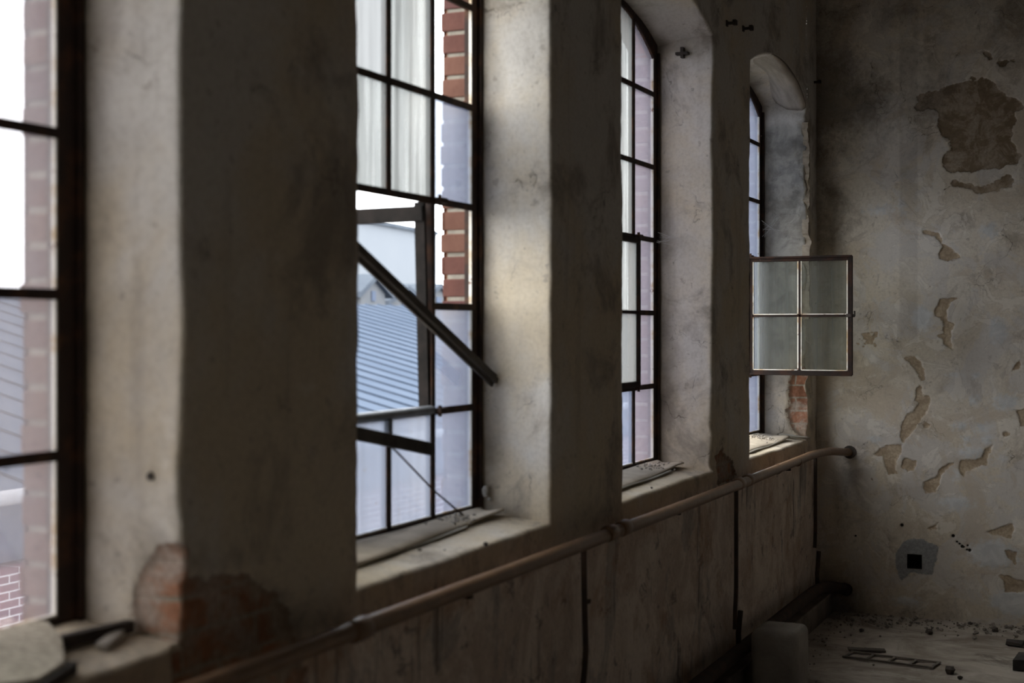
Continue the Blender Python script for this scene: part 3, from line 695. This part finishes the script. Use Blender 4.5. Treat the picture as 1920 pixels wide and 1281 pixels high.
for py in (2.72, 4.33, 4.46, 5.93, 6.08):
    part(MB().tube([(PX, py-.035, PZ), (PX, py-.03, PZ), (PX, py+.03, PZ), (PX, py+.035, PZ)], [.023, .0265, .0265, .023], 16), 'pipe_coupling', M_PIPE, up)
for py in (6.62, 7.05):
    part(MB().tube([(PX, py-.012, PZ), (PX, py+.012, PZ)], .0245, 16), 'pipe_clip', M_PIPE, up)
for (y, zb, r, bend) in ((4.125, .36, .0095, .05), (5.93, .30, .0095, .035), (7.525, .30, .0095, .04)):
    z1 = {4.125: .62, 5.93: .47, 7.525: .52}[y]; zend = {4.125: .28, 5.93: .275, 7.525: .395}[y]
    pp = [(PX-.012, y, PZ-.01), (PX-.012, y, z1)]+arc3((PX-.012, y, z1), (PX-.012, y, z1-.05), (PX-.012+.005, y-.035 if y != 4.125 else y-.03, z1-.11), 5)[1:]+[(PX-.008, y-.037, max(zend, .05))]
    if y == 4.125: pp[1] = (PX-.012, y+.012, .60); pp = [pp[0], (PX-.012, y+.006, .75), (PX-.010, y+.012, .58)]+arc3((PX-.010, y+.014, .55), (PX-.01, y+.01, .50), (PX-.006, y-.02, .45), 5)+[(PX-.004, y-.06, .36), (PX-.004, y-.08, .28)]
    part(MB().tube(pp, r, 10), 'drop_pipe', M_PIPED, up, 'thin dark vertical drop pipe')
    if y == 4.125: part(MB().lump((PX-.004, y+.018, .70), .011, 3), 'drop_knob', M_PIPED, up)
for y in (3.3, 5.1, 6.9):
    part(MB().box((-.004, y-.008, PZ-.034), (PX, y+.008, PZ-.020)), 'pipe_bracket', M_DRKMET, up, bevel=.002)
LX, LZ, LR = .082, .180, .030
lo = empty('floor_pipe', (LX, 5.0, LZ)); tag(lo, 'dark thick pipe running low along the wall on the concrete ledge into the corner', 'pipe')
ex, ez = bw(1588, 1110)
pts = [(LX, y, LZ+.003*math.sin(y)) for y in np.arange(2.0, 7.4, .2)]+arc3((LX, 7.40, LZ), (LX, 7.64, LZ-.01), (LX+.035, 7.72, ez+.045), 6)+[(ex-.01, YB-.03, ez+.02), (ex, YB-.008, ez+.012)]
part(MB().tube(pts, LR, 18), 'pipe', M_PIPED, lo)
part(MB().tube([(ex-.006, YB-.05, ez+.024), (ex, YB-.01, ez+.012)], .034, 16), 'pipe_flange', M_PIPED, lo)
for y, z2 in ((5.94, .345), (7.535, .37)):
    part(MB().tube([(LX-.01, y, LZ), (LX-.012, y, .25), (LX-.004, y+.006, z2)], .0115, 10), 'pipe_stub', M_PIPED, lo, 'cut off upright stub')
for y in (3.2, 4.9, 6.6):
    part(MB().box((LX-.02, y-.02, .106), (LX+.014, y+.02, LZ-.024)), 'pipe_support', M_DRKMET, lo, bevel=.003)

# ------------------------------------------------------------------ things on the sills
def silz(x): return SILL+(SILLB-SILL)*min(1, max(0, -x/.26))
def sheet(name, y0, y1, fx, lift, label, cat, mat, dz=.006, th=.004, back=XG+.012, skew=.0, nu=40, nv=14):
    vs = []; fs = []
    for i in range(nu+1):
        s_ = i/nu
        for j in range(nv+1):
            t_ = j/nv; xb = back; xf = fx(s_); x = xb+(xf-xb)*t_; y = y0+(y1-y0)*s_+skew*t_
            vs.append((x, y+.018*math.sin(7*t_+2)*s_-.05*s_*max(0, t_-.6), silz(x)+dz+lift(s_, t_)*.62-min(dz-.006, .010)*(max(0, t_-.78)/.22)**2+.002*math.sin(9*s_+5*t_)))
    n = len(vs); vs += [(a, b, c-th) for a, b, c in vs]; w = nv+1
    for i in range(nu):
        for j in range(nv):
            a = i*w+j; fs.append((a, a+1, a+w+1, a+w)); fs.append((n+a, n+a+w, n+a+w+1, n+a+1))
    bd = [j for j in range(w)]+[i*w+nv for i in range(1, nu+1)]+[nu*w+j for j in range(nv-1, -1, -1)]+[i*w for i in range(nu-1, 0, -1)]
    for p, q in zip(bd, bd[1:]+bd[:1]): fs.append((p, n+p, n+q, q))
    mb = MB(); mb.add(vs, fs, 0, True); return tag(mb.build(name, mat), label, cat)
bump_ = lambda s_, c, w: math.exp(-((s_-c)/w)**2)
sh2 = sheet('felt_sheet', 2.875, 3.985, lambda s: -.100-.045*s**1.5+.010*math.sin(s*7), lambda s, t: t**2*(.010+.018*max(0, (s-.70)/.30))+.003, 'warped dusty felt sheet curling off the sill of the second window, below the diagonal batten', 'sheet', M_SHEET, .012)
sheet('under_layer', 2.87, 3.70, lambda s: -.088-.035*s, lambda s, t: .001+t*t*.006, 'thin grey under-layer', None, M_LAYER, .006, .003).parent = sh2

def sst(s): return max(0, min(1, (s-.6)/.3))
sh3 = sheet('felt_sheet', 4.690, 5.735, lambda s: -.080+.005*math.sin(s*6)-.022*s, lambda s, t: t**2*(.008+.018*sst(s)), 'curled felt sheet lying on the sill of the third window from the left', 'sheet', M_SHEET, .012)
sheet('under_layer', 4.685, 5.52, lambda s: -.066-.02*s, lambda s, t: .001+t*t*.007, 'thin grey under-layer', None, M_LAYER, .006, .003).parent = sh3
sh4 = sheet('felt_sheet', 6.43, 7.44, lambda s: -.050-.03*s+.03*s*s, lambda s, t: t**2*(.005+.024*max(0, (s-.75)/.25)**1.5), 'pale felt sheet with a turned up corner on the sill below the open casement', 'sheet', M_SHEET, .012)
sheet('under_layer', 6.425, 7.25, lambda s: -.036-.02*s, lambda s, t: .001+t*t*.004, 'thin grey under-layer', None, M_LAYER, .006, .003).parent = sh4
mb = MB(); mb.hexa([(-.12, 7.47, silz(-.12)+.004), (.012, 7.585, SILL+.004), (.02, 7.60, SILL+.004), (-.12, 7.52, silz(-.12)+.004), (-.12, 7.47, silz(-.12)+.022), (.012, 7.57, SILL+.018), (.022, 7.60, SILL+.016), (-.12, 7.52, silz(-.12)+.024)])
tag(mb.build('batten_offcut', M_LAYER, bevel=.003), 'short pale slat in the far corner of the sill below the open casement', 'slat')
def rubble(name, yc, sy, xc, sx_, n, label, seed, dz):
    r_ = random.Random(seed); mb = MB()
    for k in range(n):
        x = xc+r_.gauss(0, sx_); y = yc+r_.gauss(0, sy); x = max(-.215, min(-.03, x)); r = r_.choice([.002, .002, .003, .003, .004, .005, .006])
        mb.lump((x, y, silz(x)+dz(x, y)+r*.5), r, seed*100+k)
    return tag(mb.build(name, M_RUBBLE), label, 'rubble', kind='stuff')
rubble('plaster_rubble', 3.76, .07, -.185, .025, 60, 'heap of plaster crumbs on the warped sheet at the second window', 1, lambda x, y: .0152)
rubble('plaster_rubble', 5.52, .07, -.165, .035, 60, 'scatter of plaster crumbs on the curled sheet at the third window', 2, lambda x, y: .0162)
rubble('plaster_rubble', 7.20, .07, -.15, .04, 60, 'plaster crumbs gathered near the turned up sheet corner under the casement', 3, lambda x, y: .0152)
r_ = random.Random(12)
for k, (px, py, r) in enumerate([(787, 1034, .006), (911, 1016, .008), (792, 1006, .004), (834, 1030, .004), (1222, 912, .005)]):
    p = at_z(px, py, .963); mb = MB(); mb.lump((p[0], p[1], silz(p[0])+r*.6), r, 40+k)
    tag(mb.build('dark_crumb', M_DARKST), 'small dark crumb lying on bare cement at the front of a window sill', 'crumb', 'dark crumbs on the sills')
# nearest window sill: rough slab, iron profile, chip
mb = MB()
q = [(-.225, 1.72), (-.02, 1.72), (.015, 1.80), (-.02, 1.90), (-.115, 2.00), (-.20, 2.06), (-.225, 2.05)]
n = len(q); z0 = .985; vs = [(x, y, silz(x)+.006) for x, y in q]+[(x*1.0, y, silz(x)+.030) for x, y in q]
mb.add(vs, [tuple(range(n-1, -1, -1)), tuple(range(n, 2*n))]+[(i, (i+1) % n, n+(i+1) % n, n+i) for i in range(n)])
tag(mb.build('stone_slab', M_STONE, bevel=.004), 'rough speckled slab lying on the sill of the nearest window', 'slab')
mb = MB(); mb.hexa([(.012, 1.79, SILL+.003), (.026, 1.80, SILL+.003), (-.02, 1.93, SILL+.005), (-.036, 1.92, SILL+.005), (.012, 1.79, SILL+.024), (.026, 1.80, SILL+.022), (-.02, 1.93, SILL+.026), (-.036, 1.92, SILL+.028)])
tag(mb.build('wood_offcut', M_WOODD, bevel=.002), 'dark offcut lying against the front edge of the rough slab', 'offcut')
def beam_thing(name, p, q, w, h, mat, label, cat, up=(0, 0, 1), bevel=.002):
    return tag(MB().beam(p, q, rect(-w/2, w/2, -h/2, h/2), up).build(name, mat, bevel=bevel), label, cat)
a_ = (-.118, 1.985, silz(-.118)+.020); b_ = (-.135, 2.185, silz(-.135)+.022)
beam_thing('iron_bar', (-.134, 1.99, silz(-.134)+.016), (-.112, 2.184, silz(-.112)+.016), .022, .024, M_DRKMET, 'dark iron bar lying across the sill of the nearest window', 'bar')
mb = MB(); mb.hexa([(-.088, 2.055, silz(-.08)+.002), (-.066, 2.065, silz(-.06)+.002), (-.098, 2.15, silz(-.09)+.002), (-.118, 2.135, silz(-.11)+.002), (-.088, 2.055, silz(-.08)+.016), (-.068, 2.065, silz(-.06)+.014), (-.096, 2.15, silz(-.09)+.020), (-.116, 2.135, silz(-.11)+.019)])
tag(mb.build('mortar_chip', M_RUBBLE, bevel=.003), 'flat chip of mortar beside the iron bar on the nearest sill', 'chip')
# second window: diagonal batten, cross board, wire
p0, p1 = Vector((-.192, 2.90, 1.871)), Vector((-.183, 4.004, 1.388))
prof = [(-.021, -.012), (.021, -.012), (.021, -.003), (.010, -.002), (.009, .010), (-.007, .012), (-.008, .002), (-.021, .002)]
tag(MB().beam(p0, p1, prof, (1, 0, 0)).build('diagonal_batten', M_WOOD, bevel=.002), 'long weathered batten wedged diagonally across the second window, lower end against the reveal', 'batten')
p0, p1 = Vector((-.212, 2.905, 1.330)), Vector((-.196, 3.600, 1.206))
tag(MB().beam(p0, p1, [(-.018, -.010), (.012, -.010), (.018, -.004), (.018, .010), (-.018, .010)], (1, 0, 0)).build('cross_board', M_WOODD, bevel=.002), 'dark charred board propped sideways across the lower panes of the second window', 'board')
wp = [(-.205, 3.375, 1.27), (-.200, 3.36, 1.235), (-.196, 3.395, 1.215), (-.190, 3.60, 1.09), (-.186, 3.78, .999)]
tag(MB().tube(wp, .0028, 8).build('loose_wire', M_RUST), 'thin bent wire dangling from the charred board down to the second sill', 'wire')
mb = MB(); mb.lump((-.212, 3.995, 1.045), .010, 5, flat=1.8); mb.lump((-.200, 4.0, 1.02), .007, 6)
tag(mb.build('mortar_lump', M_CONC), 'pale lump of mortar stuck at the foot of the second window reveal', 'lump')
# spikes and hooks
def spike(px, py, label):
    p = at_x(px, py, 0.0); mb = MB(); y, z = p[1], p[2]
    mb.box((-.03, y-.006, z-.006), (.045, y+.006, z+.006)); mb.box((.03, y-.014, z-.010), (.046, y+.014, z+.012)); mb.box((-.002, y-.012, z-.013), (.006, y+.012, z+.013))
    return tag(mb.build('wall_spike', M_DRKMET, bevel=.0015), label, 'spike')
spike(1362, 44, 'left of the two iron spikes driven into the wall above the third and fourth windows')
spike(1393, 54, 'right of the two iron spikes driven into the wall above the third and fourth windows')
p = at_y(1531, 154, 7.80)
mb = MB(); mb.box((-.03, 7.792, p[2]-.006), (.034, 7.806, p[2]+.006)); mb.box((.02, 7.788, p[2]-.008), (.034, 7.812, p[2]+.010))
tag(mb.build('wall_spike', M_DRKMET, bevel=.0015), 'single iron spike up in the corner right of the last window arch', 'spike')
p = at_y(1281, 101, 5.79)
mb = MB(); mb.box((p[0]-.028, 5.764, p[2]-.007), (p[0]+.028, 5.80, p[2]+.005)); mb.box((p[0]-.007, 5.768, p[2]-.02), (p[0]+.007, 5.80, p[2]+.026))
tag(mb.build('iron_cross_clamp', M_DRKMET, bevel=.002), 'small cross shaped iron clamp high on the reveal of the third window', 'clamp')
mb = MB(); p = at_y(1428, 262, 7.59); mb.tube([(p[0], 7.60, p[2]+.02), (p[0], 7.565, p[2]+.018), (p[0]-.004, 7.56, p[2]), (p[0]-.012, 7.565, p[2]-.006)], .003, 8)
tag(mb.build('wire_hook', M_PUTTY), 'small bent wire hook on the reveal beside the top panes of the last window', 'hook')
# plug hole on the nearest reveal
p = at_y(284, 893, 2.194); mb = MB().tube([(p[0], 2.215, p[2]), (p[0], 2.188, p[2])], [.011, .008], 10)
tag(mb.build('wall_plug', M_DARKST), 'dark oval plug in the plaster reveal of the nearest window', 'plug')
# cobwebs
def web(name, strands, label):
    mb = MB()
    for s_ in strands: mb.tube(s_, .0007, 4, caps=False)
    return tag(mb.build(name, M_WEB), label, 'cobweb', kind='stuff')
r_ = random.Random(4)
def strands(c, n, spread, tox):
    out = []
    for k in range(n):
        a = Vector(c)+Vector((r_.uniform(0, .02), r_.uniform(-.006, .0), r_.uniform(-spread, spread)))
        b = Vector((c[0]+tox*r_.uniform(.6, 1), c[1]+.018, c[2]+r_.uniform(-spread, spread)))
        m = (a+b)/2+Vector((0, 0, -.012*r_.random())); out.append([a, m, b])
    return out
web('cobweb', strands((-.236, 5.752, 1.93), 9, .03, .10), 'dusty cobweb strands at the hinge height of the third window')
web('cobweb', strands((-.236, 7.565, 2.10), 8, .06, .10), 'dusty cobweb strands in the shadowed reveal of the last window')

# ------------------------------------------------------------------ floor things
M_FLOORW = simple('dusty_dark_wood', (.10, .086, .072), (.26, .23, .195), 9, .9, .4)
mb = MB(); bx0, bx1, by0, by1, h = .140, .340, 5.86, 6.10, .285
mb.box((bx0, by0, 0), (bx1, by1, h)); o = mb.build('concrete_block', M_CONC); bv = o.modifiers.new('bevel', 'BEVEL'); bv.width = .032; bv.segments = 5
tag(o, 'worn concrete block with rounded edges standing on the floor against the low pipe', 'block')
fp = lambda px, py, z=0.0: Vector(at_z(px, py, z))
a, b = fp(1588, 1228), fp(1757, 1249)
mb = MB(); d = (b-a).normalized(); s_ = Vector((-d.y, d.x, 0))
for k in (-.06, .06): mb.beam(a+s_*k+Vector((0, 0, .004)), b+s_*k+Vector((0, 0, .004)), rect(-.007, .007, -.004, .004), (0, 0, 1))
for k in range(5):
    c = a.lerp(b, .02+.24*k); mb.beam(c-s_*.06+Vector((0, 0, .003)), c+s_*.06+Vector((0, 0, .003)), rect(-.006, .006, -.003, .003), (0, 0, 1))
tag(mb.build('floor_frame', M_FLOORW, bevel=.001), 'broken flat ladder-like frame lying in the dust on the floor', 'frame')
beam_thing('wood_strip', fp(1590, 1220)+Vector((0, 0, .008)), fp(1660, 1222)+Vector((0, 0, .005)), .05, .009, M_FLOORW, 'short dark strip of wood at the near end of the broken floor frame', 'strip')
mb = MB(); c = fp(1915, 1250); mb.hexa([(c.x-.03, c.y-.10, .0), (c.x+.30, c.y-.04, .0), (c.x+.28, c.y+.12, .0), (c.x-.02, c.y+.10, .0), (c.x-.03, c.y-.10, .05), (c.x+.30, c.y-.04, .055), (c.x+.28, c.y+.12, .05), (c.x-.02, c.y+.10, .045)])
tag(mb.build('dark_plank', M_WOODD, bevel=.004), 'dark plank end lying on the floor at the right edge of view', 'plank')
mb = MB(); c = fp(1902, 1209); mb.hexa([(c.x-.04, c.y-.03, .001), (c.x+.04, c.y-.05, .001), (c.x+.05, c.y+.02, .001), (c.x-.04, c.y+.03, .001), (c.x-.035, c.y-.03, .02), (c.x+.04, c.y-.05, .016), (c.x+.045, c.y+.02, .022), (c.x-.04, c.y+.03, .02)])
tag(mb.build('black_chip', M_DRKMET, bevel=.003), 'flat black chip on the floor near the right edge, behind the dark plank', 'chip')
for px, py, r in [(1781, 1262, .026), (1742, 1188, .020), (1866, 1184, .018), (1800, 1273, .012), (1819, 1171, .012), (1616, 1184, .012)]:
    p = fp(px, py); tag(MB().lump((p.x, p.y, r*.5), r, int(px)).build('floor_stone', M_DARKST), 'small dark stone lying loose on the dusty floor by the end wall', 'stone', 'dark stones on the floor')
r_ = random.Random(9); mb = MB()
for k in range(420):
    x = r_.uniform(.13, 1.6); y = YB-abs(r_.gauss(0, .16))-.02; rr = r_.choice([.002, .003, .003, .004, .004, .005, .006, .008, .011])
    mb.lump((x, y, rr*.5), rr, 5000+k)
for k in range(200):
    x = .11+abs(r_.gauss(0, .12)); y = r_.uniform(5.3, 7.8); rr = r_.choice([.002, .003, .004, .006])
    mb.lump((x, y, rr*.5), rr, 7000+k)
tag(mb.build('floor_grit', simple('dark_grit_mix', (.17, .15, .125), (.36, .32, .27), 30, .95, .4, 100)), 'fine plaster grit strewn on the floor along the end wall and ledge', 'grit', kind='stuff')

# ------------------------------------------------------------------ outside
EXT = .78
M_ROOF = NT('shed_roof'); t = M_ROOF; co = t.coords()
n = t.noise(t.mapping(co, (.4, 3, 1)), 1.5, 6, .6); t.finish(t.mix(t.rng(n, .35, .65), (.054, .070, .098), (.066, .083, .113)), .95, None, 0, .0)
M_ROOF = t.m
M_PALEW = simple('pale_render', (.24, .255, .28), (.28, .295, .32), .3, .9, 0)
M_SLATE = simple('far_slate', (.056, .066, .082), (.072, .084, .10), .6, .95, 0, spec=0)
M_FARW = simple('far_wall', (.085, .095, .107), (.115, .12, .128), .5, .95, 0, spec=0)
M_BLUEW = simple('eave_shade_window_blue', (.05, .068, .11), (.07, .09, .13), 1, .8, 0)
t = NT('shed_brick'); b_ = brick_nodes(t, t.mapping(t.coords(), (1, 1, 1)), .25, .075); b_.inputs['Mortar Size'].default_value = .008
t.put(b_.inputs['Vector'], t.coords('UV')); b_.inputs['Mortar'].default_value = (.40, .40, .42, 1); b_.inputs['Color1'].default_value = (.12, .06, .07, 1); b_.inputs['Color2'].default_value = (.10, .055, .07, 1)
t.finish(b_.outputs['Color'], .9)
EX, EZ, SL = -8.0, .14, .25; RXD = -16.0; RZ = EZ+SL*8
sd = empty('neighbouring_shed', (EX, 20, -4)); tag(sd, 'long low shed outside with a ribbed blue-grey metal roof seen through the panes', 'shed')
mb = MB(); ya, yb_ = 2.0, 60.0
mb.hexa([(EX+.35, ya, EZ-.09-.05), (EX+.35, yb_, EZ-.09-.05), (RXD, yb_, RZ-.05), (RXD, ya, RZ-.05), (EX+.35, ya, EZ-.09), (EX+.35, yb_, EZ-.09), (RXD, yb_, RZ), (RXD, ya, RZ)])
y = ya+.2
while y < yb_:
    mb.beam((EX+.35, y, EZ-.09+.02), (RXD, y, RZ+.02), rect(-.018, .018, -.014, .014), (0, 0, 1)); y += .62
part(mb, 'roof', M_ROOF, sd)
mb = MB(); mb.hexa([(RXD, ya, RZ-.05), (RXD, yb_, RZ-.05), (RXD-8, yb_, EZ), (RXD-8, ya, EZ), (RXD, ya, RZ), (RXD, yb_, RZ), (RXD-8, yb_, EZ+.05), (RXD-8, ya, EZ+.05)]); part(mb, 'roof', M_ROOF, sd)
part(MB().tube([(EX+.40, ya, EZ-.10), (EX+.40, yb_, EZ-.10)], .07, 10), 'gutter', M_PALEW, sd, 'pale rain gutter along the eave')
part(MB().box((EX-.1, ya, -.62), (EX, yb_, EZ-.06)), 'eave_shade_band', M_BLUEW, sd, 'dark blue wall band under the eave, its shadow painted in')  # upper wall coloured dark to paint the shadow of the eave
bl = Surf(['k']); P = mesh2(lin(ya, yb_, 4), lin(-4, -.62, 1), EX); bl.grid(P, P[..., 1:], {}, True); o = bl.build('brick_wall', MATS['shed_brick']); o.parent = sd; o.matrix_parent_inverse = Matrix.Translation(-Vector(sd.location))
sol = o.modifiers.new('solid', 'SOLIDIFY'); sol.thickness = .3; sol.offset = -1
part(MB().box((RXD-8, ya, -4), (RXD-7.8, yb_, EZ)), 'rear_wall', M_PALEW, sd)
# pale hall beyond, top edge falling to the right
hx = -42; p1_, p2_ = at_x(668, 414, hx), at_x(816, 442, hx); p0_ = at_x(560, 394, hx)
hl = empty('pale_hall', (hx, p1_[1], -4)); tag(hl, 'large pale hall far outside, its sloping roof edge pale against the sky', 'hall')
mb = MB(); yA, yB_ = p0_[1], p2_[1]
mb.hexa([(hx-14, yA, -4), (hx, yA, -4), (hx, yB_, -4), (hx-14, yB_, -4), (hx-14, yA, p0_[2]), (hx, yA, p0_[2]), (hx, yB_, p2_[2]), (hx-14, yB_, p2_[2])])
M_HALL = simple('hall_render', (.145, .160, .180), (.158, .172, .190), .1, .95, 0, spec=0)
part(mb, 'hall_body', M_HALL, hl)
mb = MB(); mb.hexa([(hx-14.2, yA, p0_[2]), (hx+.25, yA, p0_[2]), (hx+.25, yB_, p2_[2]), (hx-14.2, yB_, p2_[2]), (hx-14.2, yA, p0_[2]+.25), (hx+.25, yA, p0_[2]+.25), (hx+.25, yB_, p2_[2]+.25), (hx-14.2, yB_, p2_[2]+.25)]); part(mb, 'hall_roof', M_SLATE, hl)
def house(px0, px1, pye, pyr, x, label):
    a = at_x(px0, pye, x); b = at_x(px1, pye, x); r = at_x((px0+px1)/2, pyr, x); y0, y1 = a[1], b[1]; ze, zr = a[2], r[2]
    h = empty('distant_house', (x, (y0+y1)/2, -4)); tag(h, label, 'house')
    mb = MB(); mb.box((x-8, y0, -4), (x, y1, ze)); ym = (y0+y1)/2
    mb.add([(x, y0, ze), (x, y1, ze), (x, ym, zr), (x-8, y0, ze), (x-8, y1, ze), (x-8, ym, zr)], [(0, 1, 2), (5, 4, 3), (0, 2, 5, 3), (2, 1, 4, 5)]); part(mb, 'house_body', M_FARW, h)
    for ya, za, s in ((y0, ze, -1), (y1, ze, 1)):
        mb = MB(); mb.hexa([(x-8.2, ya+s*.3, za-.15), (x+.2, ya+s*.3, za-.15), (x+.2, ym, zr), (x-8.2, ym, zr), (x-8.2, ya+s*.3, za+.05), (x+.2, ya+s*.3, za+.05), (x+.2, ym, zr+.2), (x-8.2, ym, zr+.2)]); part(mb, 'house_roof', M_SLATE, h)
    mb = MB(); w_ = (y1-y0); mb.box((x-.02, ym-w_*.08, ze-(zr-ze)*.5), (x+.04, ym+w_*.08, ze+(zr-ze)*.2)); part(mb, 'house_window', M_BLUEW, h)
house(676, 722, 550, 524, -24, 'distant gabled house over the ridge of the shed, left one')
house(728, 790, 566, 545, -26, 'distant lower house over the ridge of the shed, right of the gabled one')
house(792, 850, 560, 540, -27, 'distant hazy house glimpsed beside the brick jamb of the second window')
tag(MB().box((-60, -40, -4.3), (-.5, 120, -4)).build('ground', simple('yard_ground', (.16, .16, .16), (.22, .22, .21), 1, .95, 0)), kind='structure')

# ------------------------------------------------------------------ light: overcast sky
wd = bpy.data.worlds.new('overcast_sky'); bpy.context.scene.world = wd; wd.use_nodes = True; nt = wd.node_tree; nt.nodes.clear()
wo = nt.nodes.new('ShaderNodeOutputWorld'); bg = nt.nodes.new('ShaderNodeBackground'); tc = nt.nodes.new('ShaderNodeTexCoord'); sp = nt.nodes.new('ShaderNodeSeparateXYZ')
rp = nt.nodes.new('ShaderNodeValToRGB'); nt.links.new(tc.outputs['Generated'], sp.inputs[0]); nt.links.new(sp.outputs[2], rp.inputs[0])
rp.color_ramp.elements[0].position = 0.0; rp.color_ramp.elements[0].color = (.93, .96, 1.0, 1); rp.color_ramp.elements[1].position = .8; rp.color_ramp.elements[1].color = (1.0, 1.0, .99, 1)
nt.links.new(rp.outputs[0], bg.inputs[0]); bg.inputs[1].default_value = 7.2; nt.links.new(bg.outputs[0], wo.inputs[0])

# ------------------------------------------------------------------ camera
cd = bpy.data.cameras.new('camera'); cam = bpy.data.objects.new('camera', cd); C.objects.link(cam)
cam.location = CAM; cam.rotation_euler = (math.pi/2, 0, TH); cd.sensor_width = 36; cd.lens = FPX*36/1920; cd.shift_y = (HOR-640.5)/1920; cd.clip_end = 400; cd.clip_start = .02
cd.dof.use_dof = True; cd.dof.focus_distance = 7.5; cd.dof.aperture_fstop = 2.8
sc = bpy.context.scene; sc.camera = cam
sc.view_settings.view_transform = 'Standard'; sc.view_settings.look = 'None'; sc.view_settings.gamma = 1; sc.view_settings.exposure = 0.0
cy = sc.cycles; cy.use_denoising = True; cy.max_bounces = 10; cy.diffuse_bounces = 6; cy.transparent_max_bounces = 24; cy.transmission_bounces = 8; cy.glossy_bounces = 4; cy.sample_clamp_indirect = 6; cy.caustics_reflective = False; cy.caustics_refractive = False
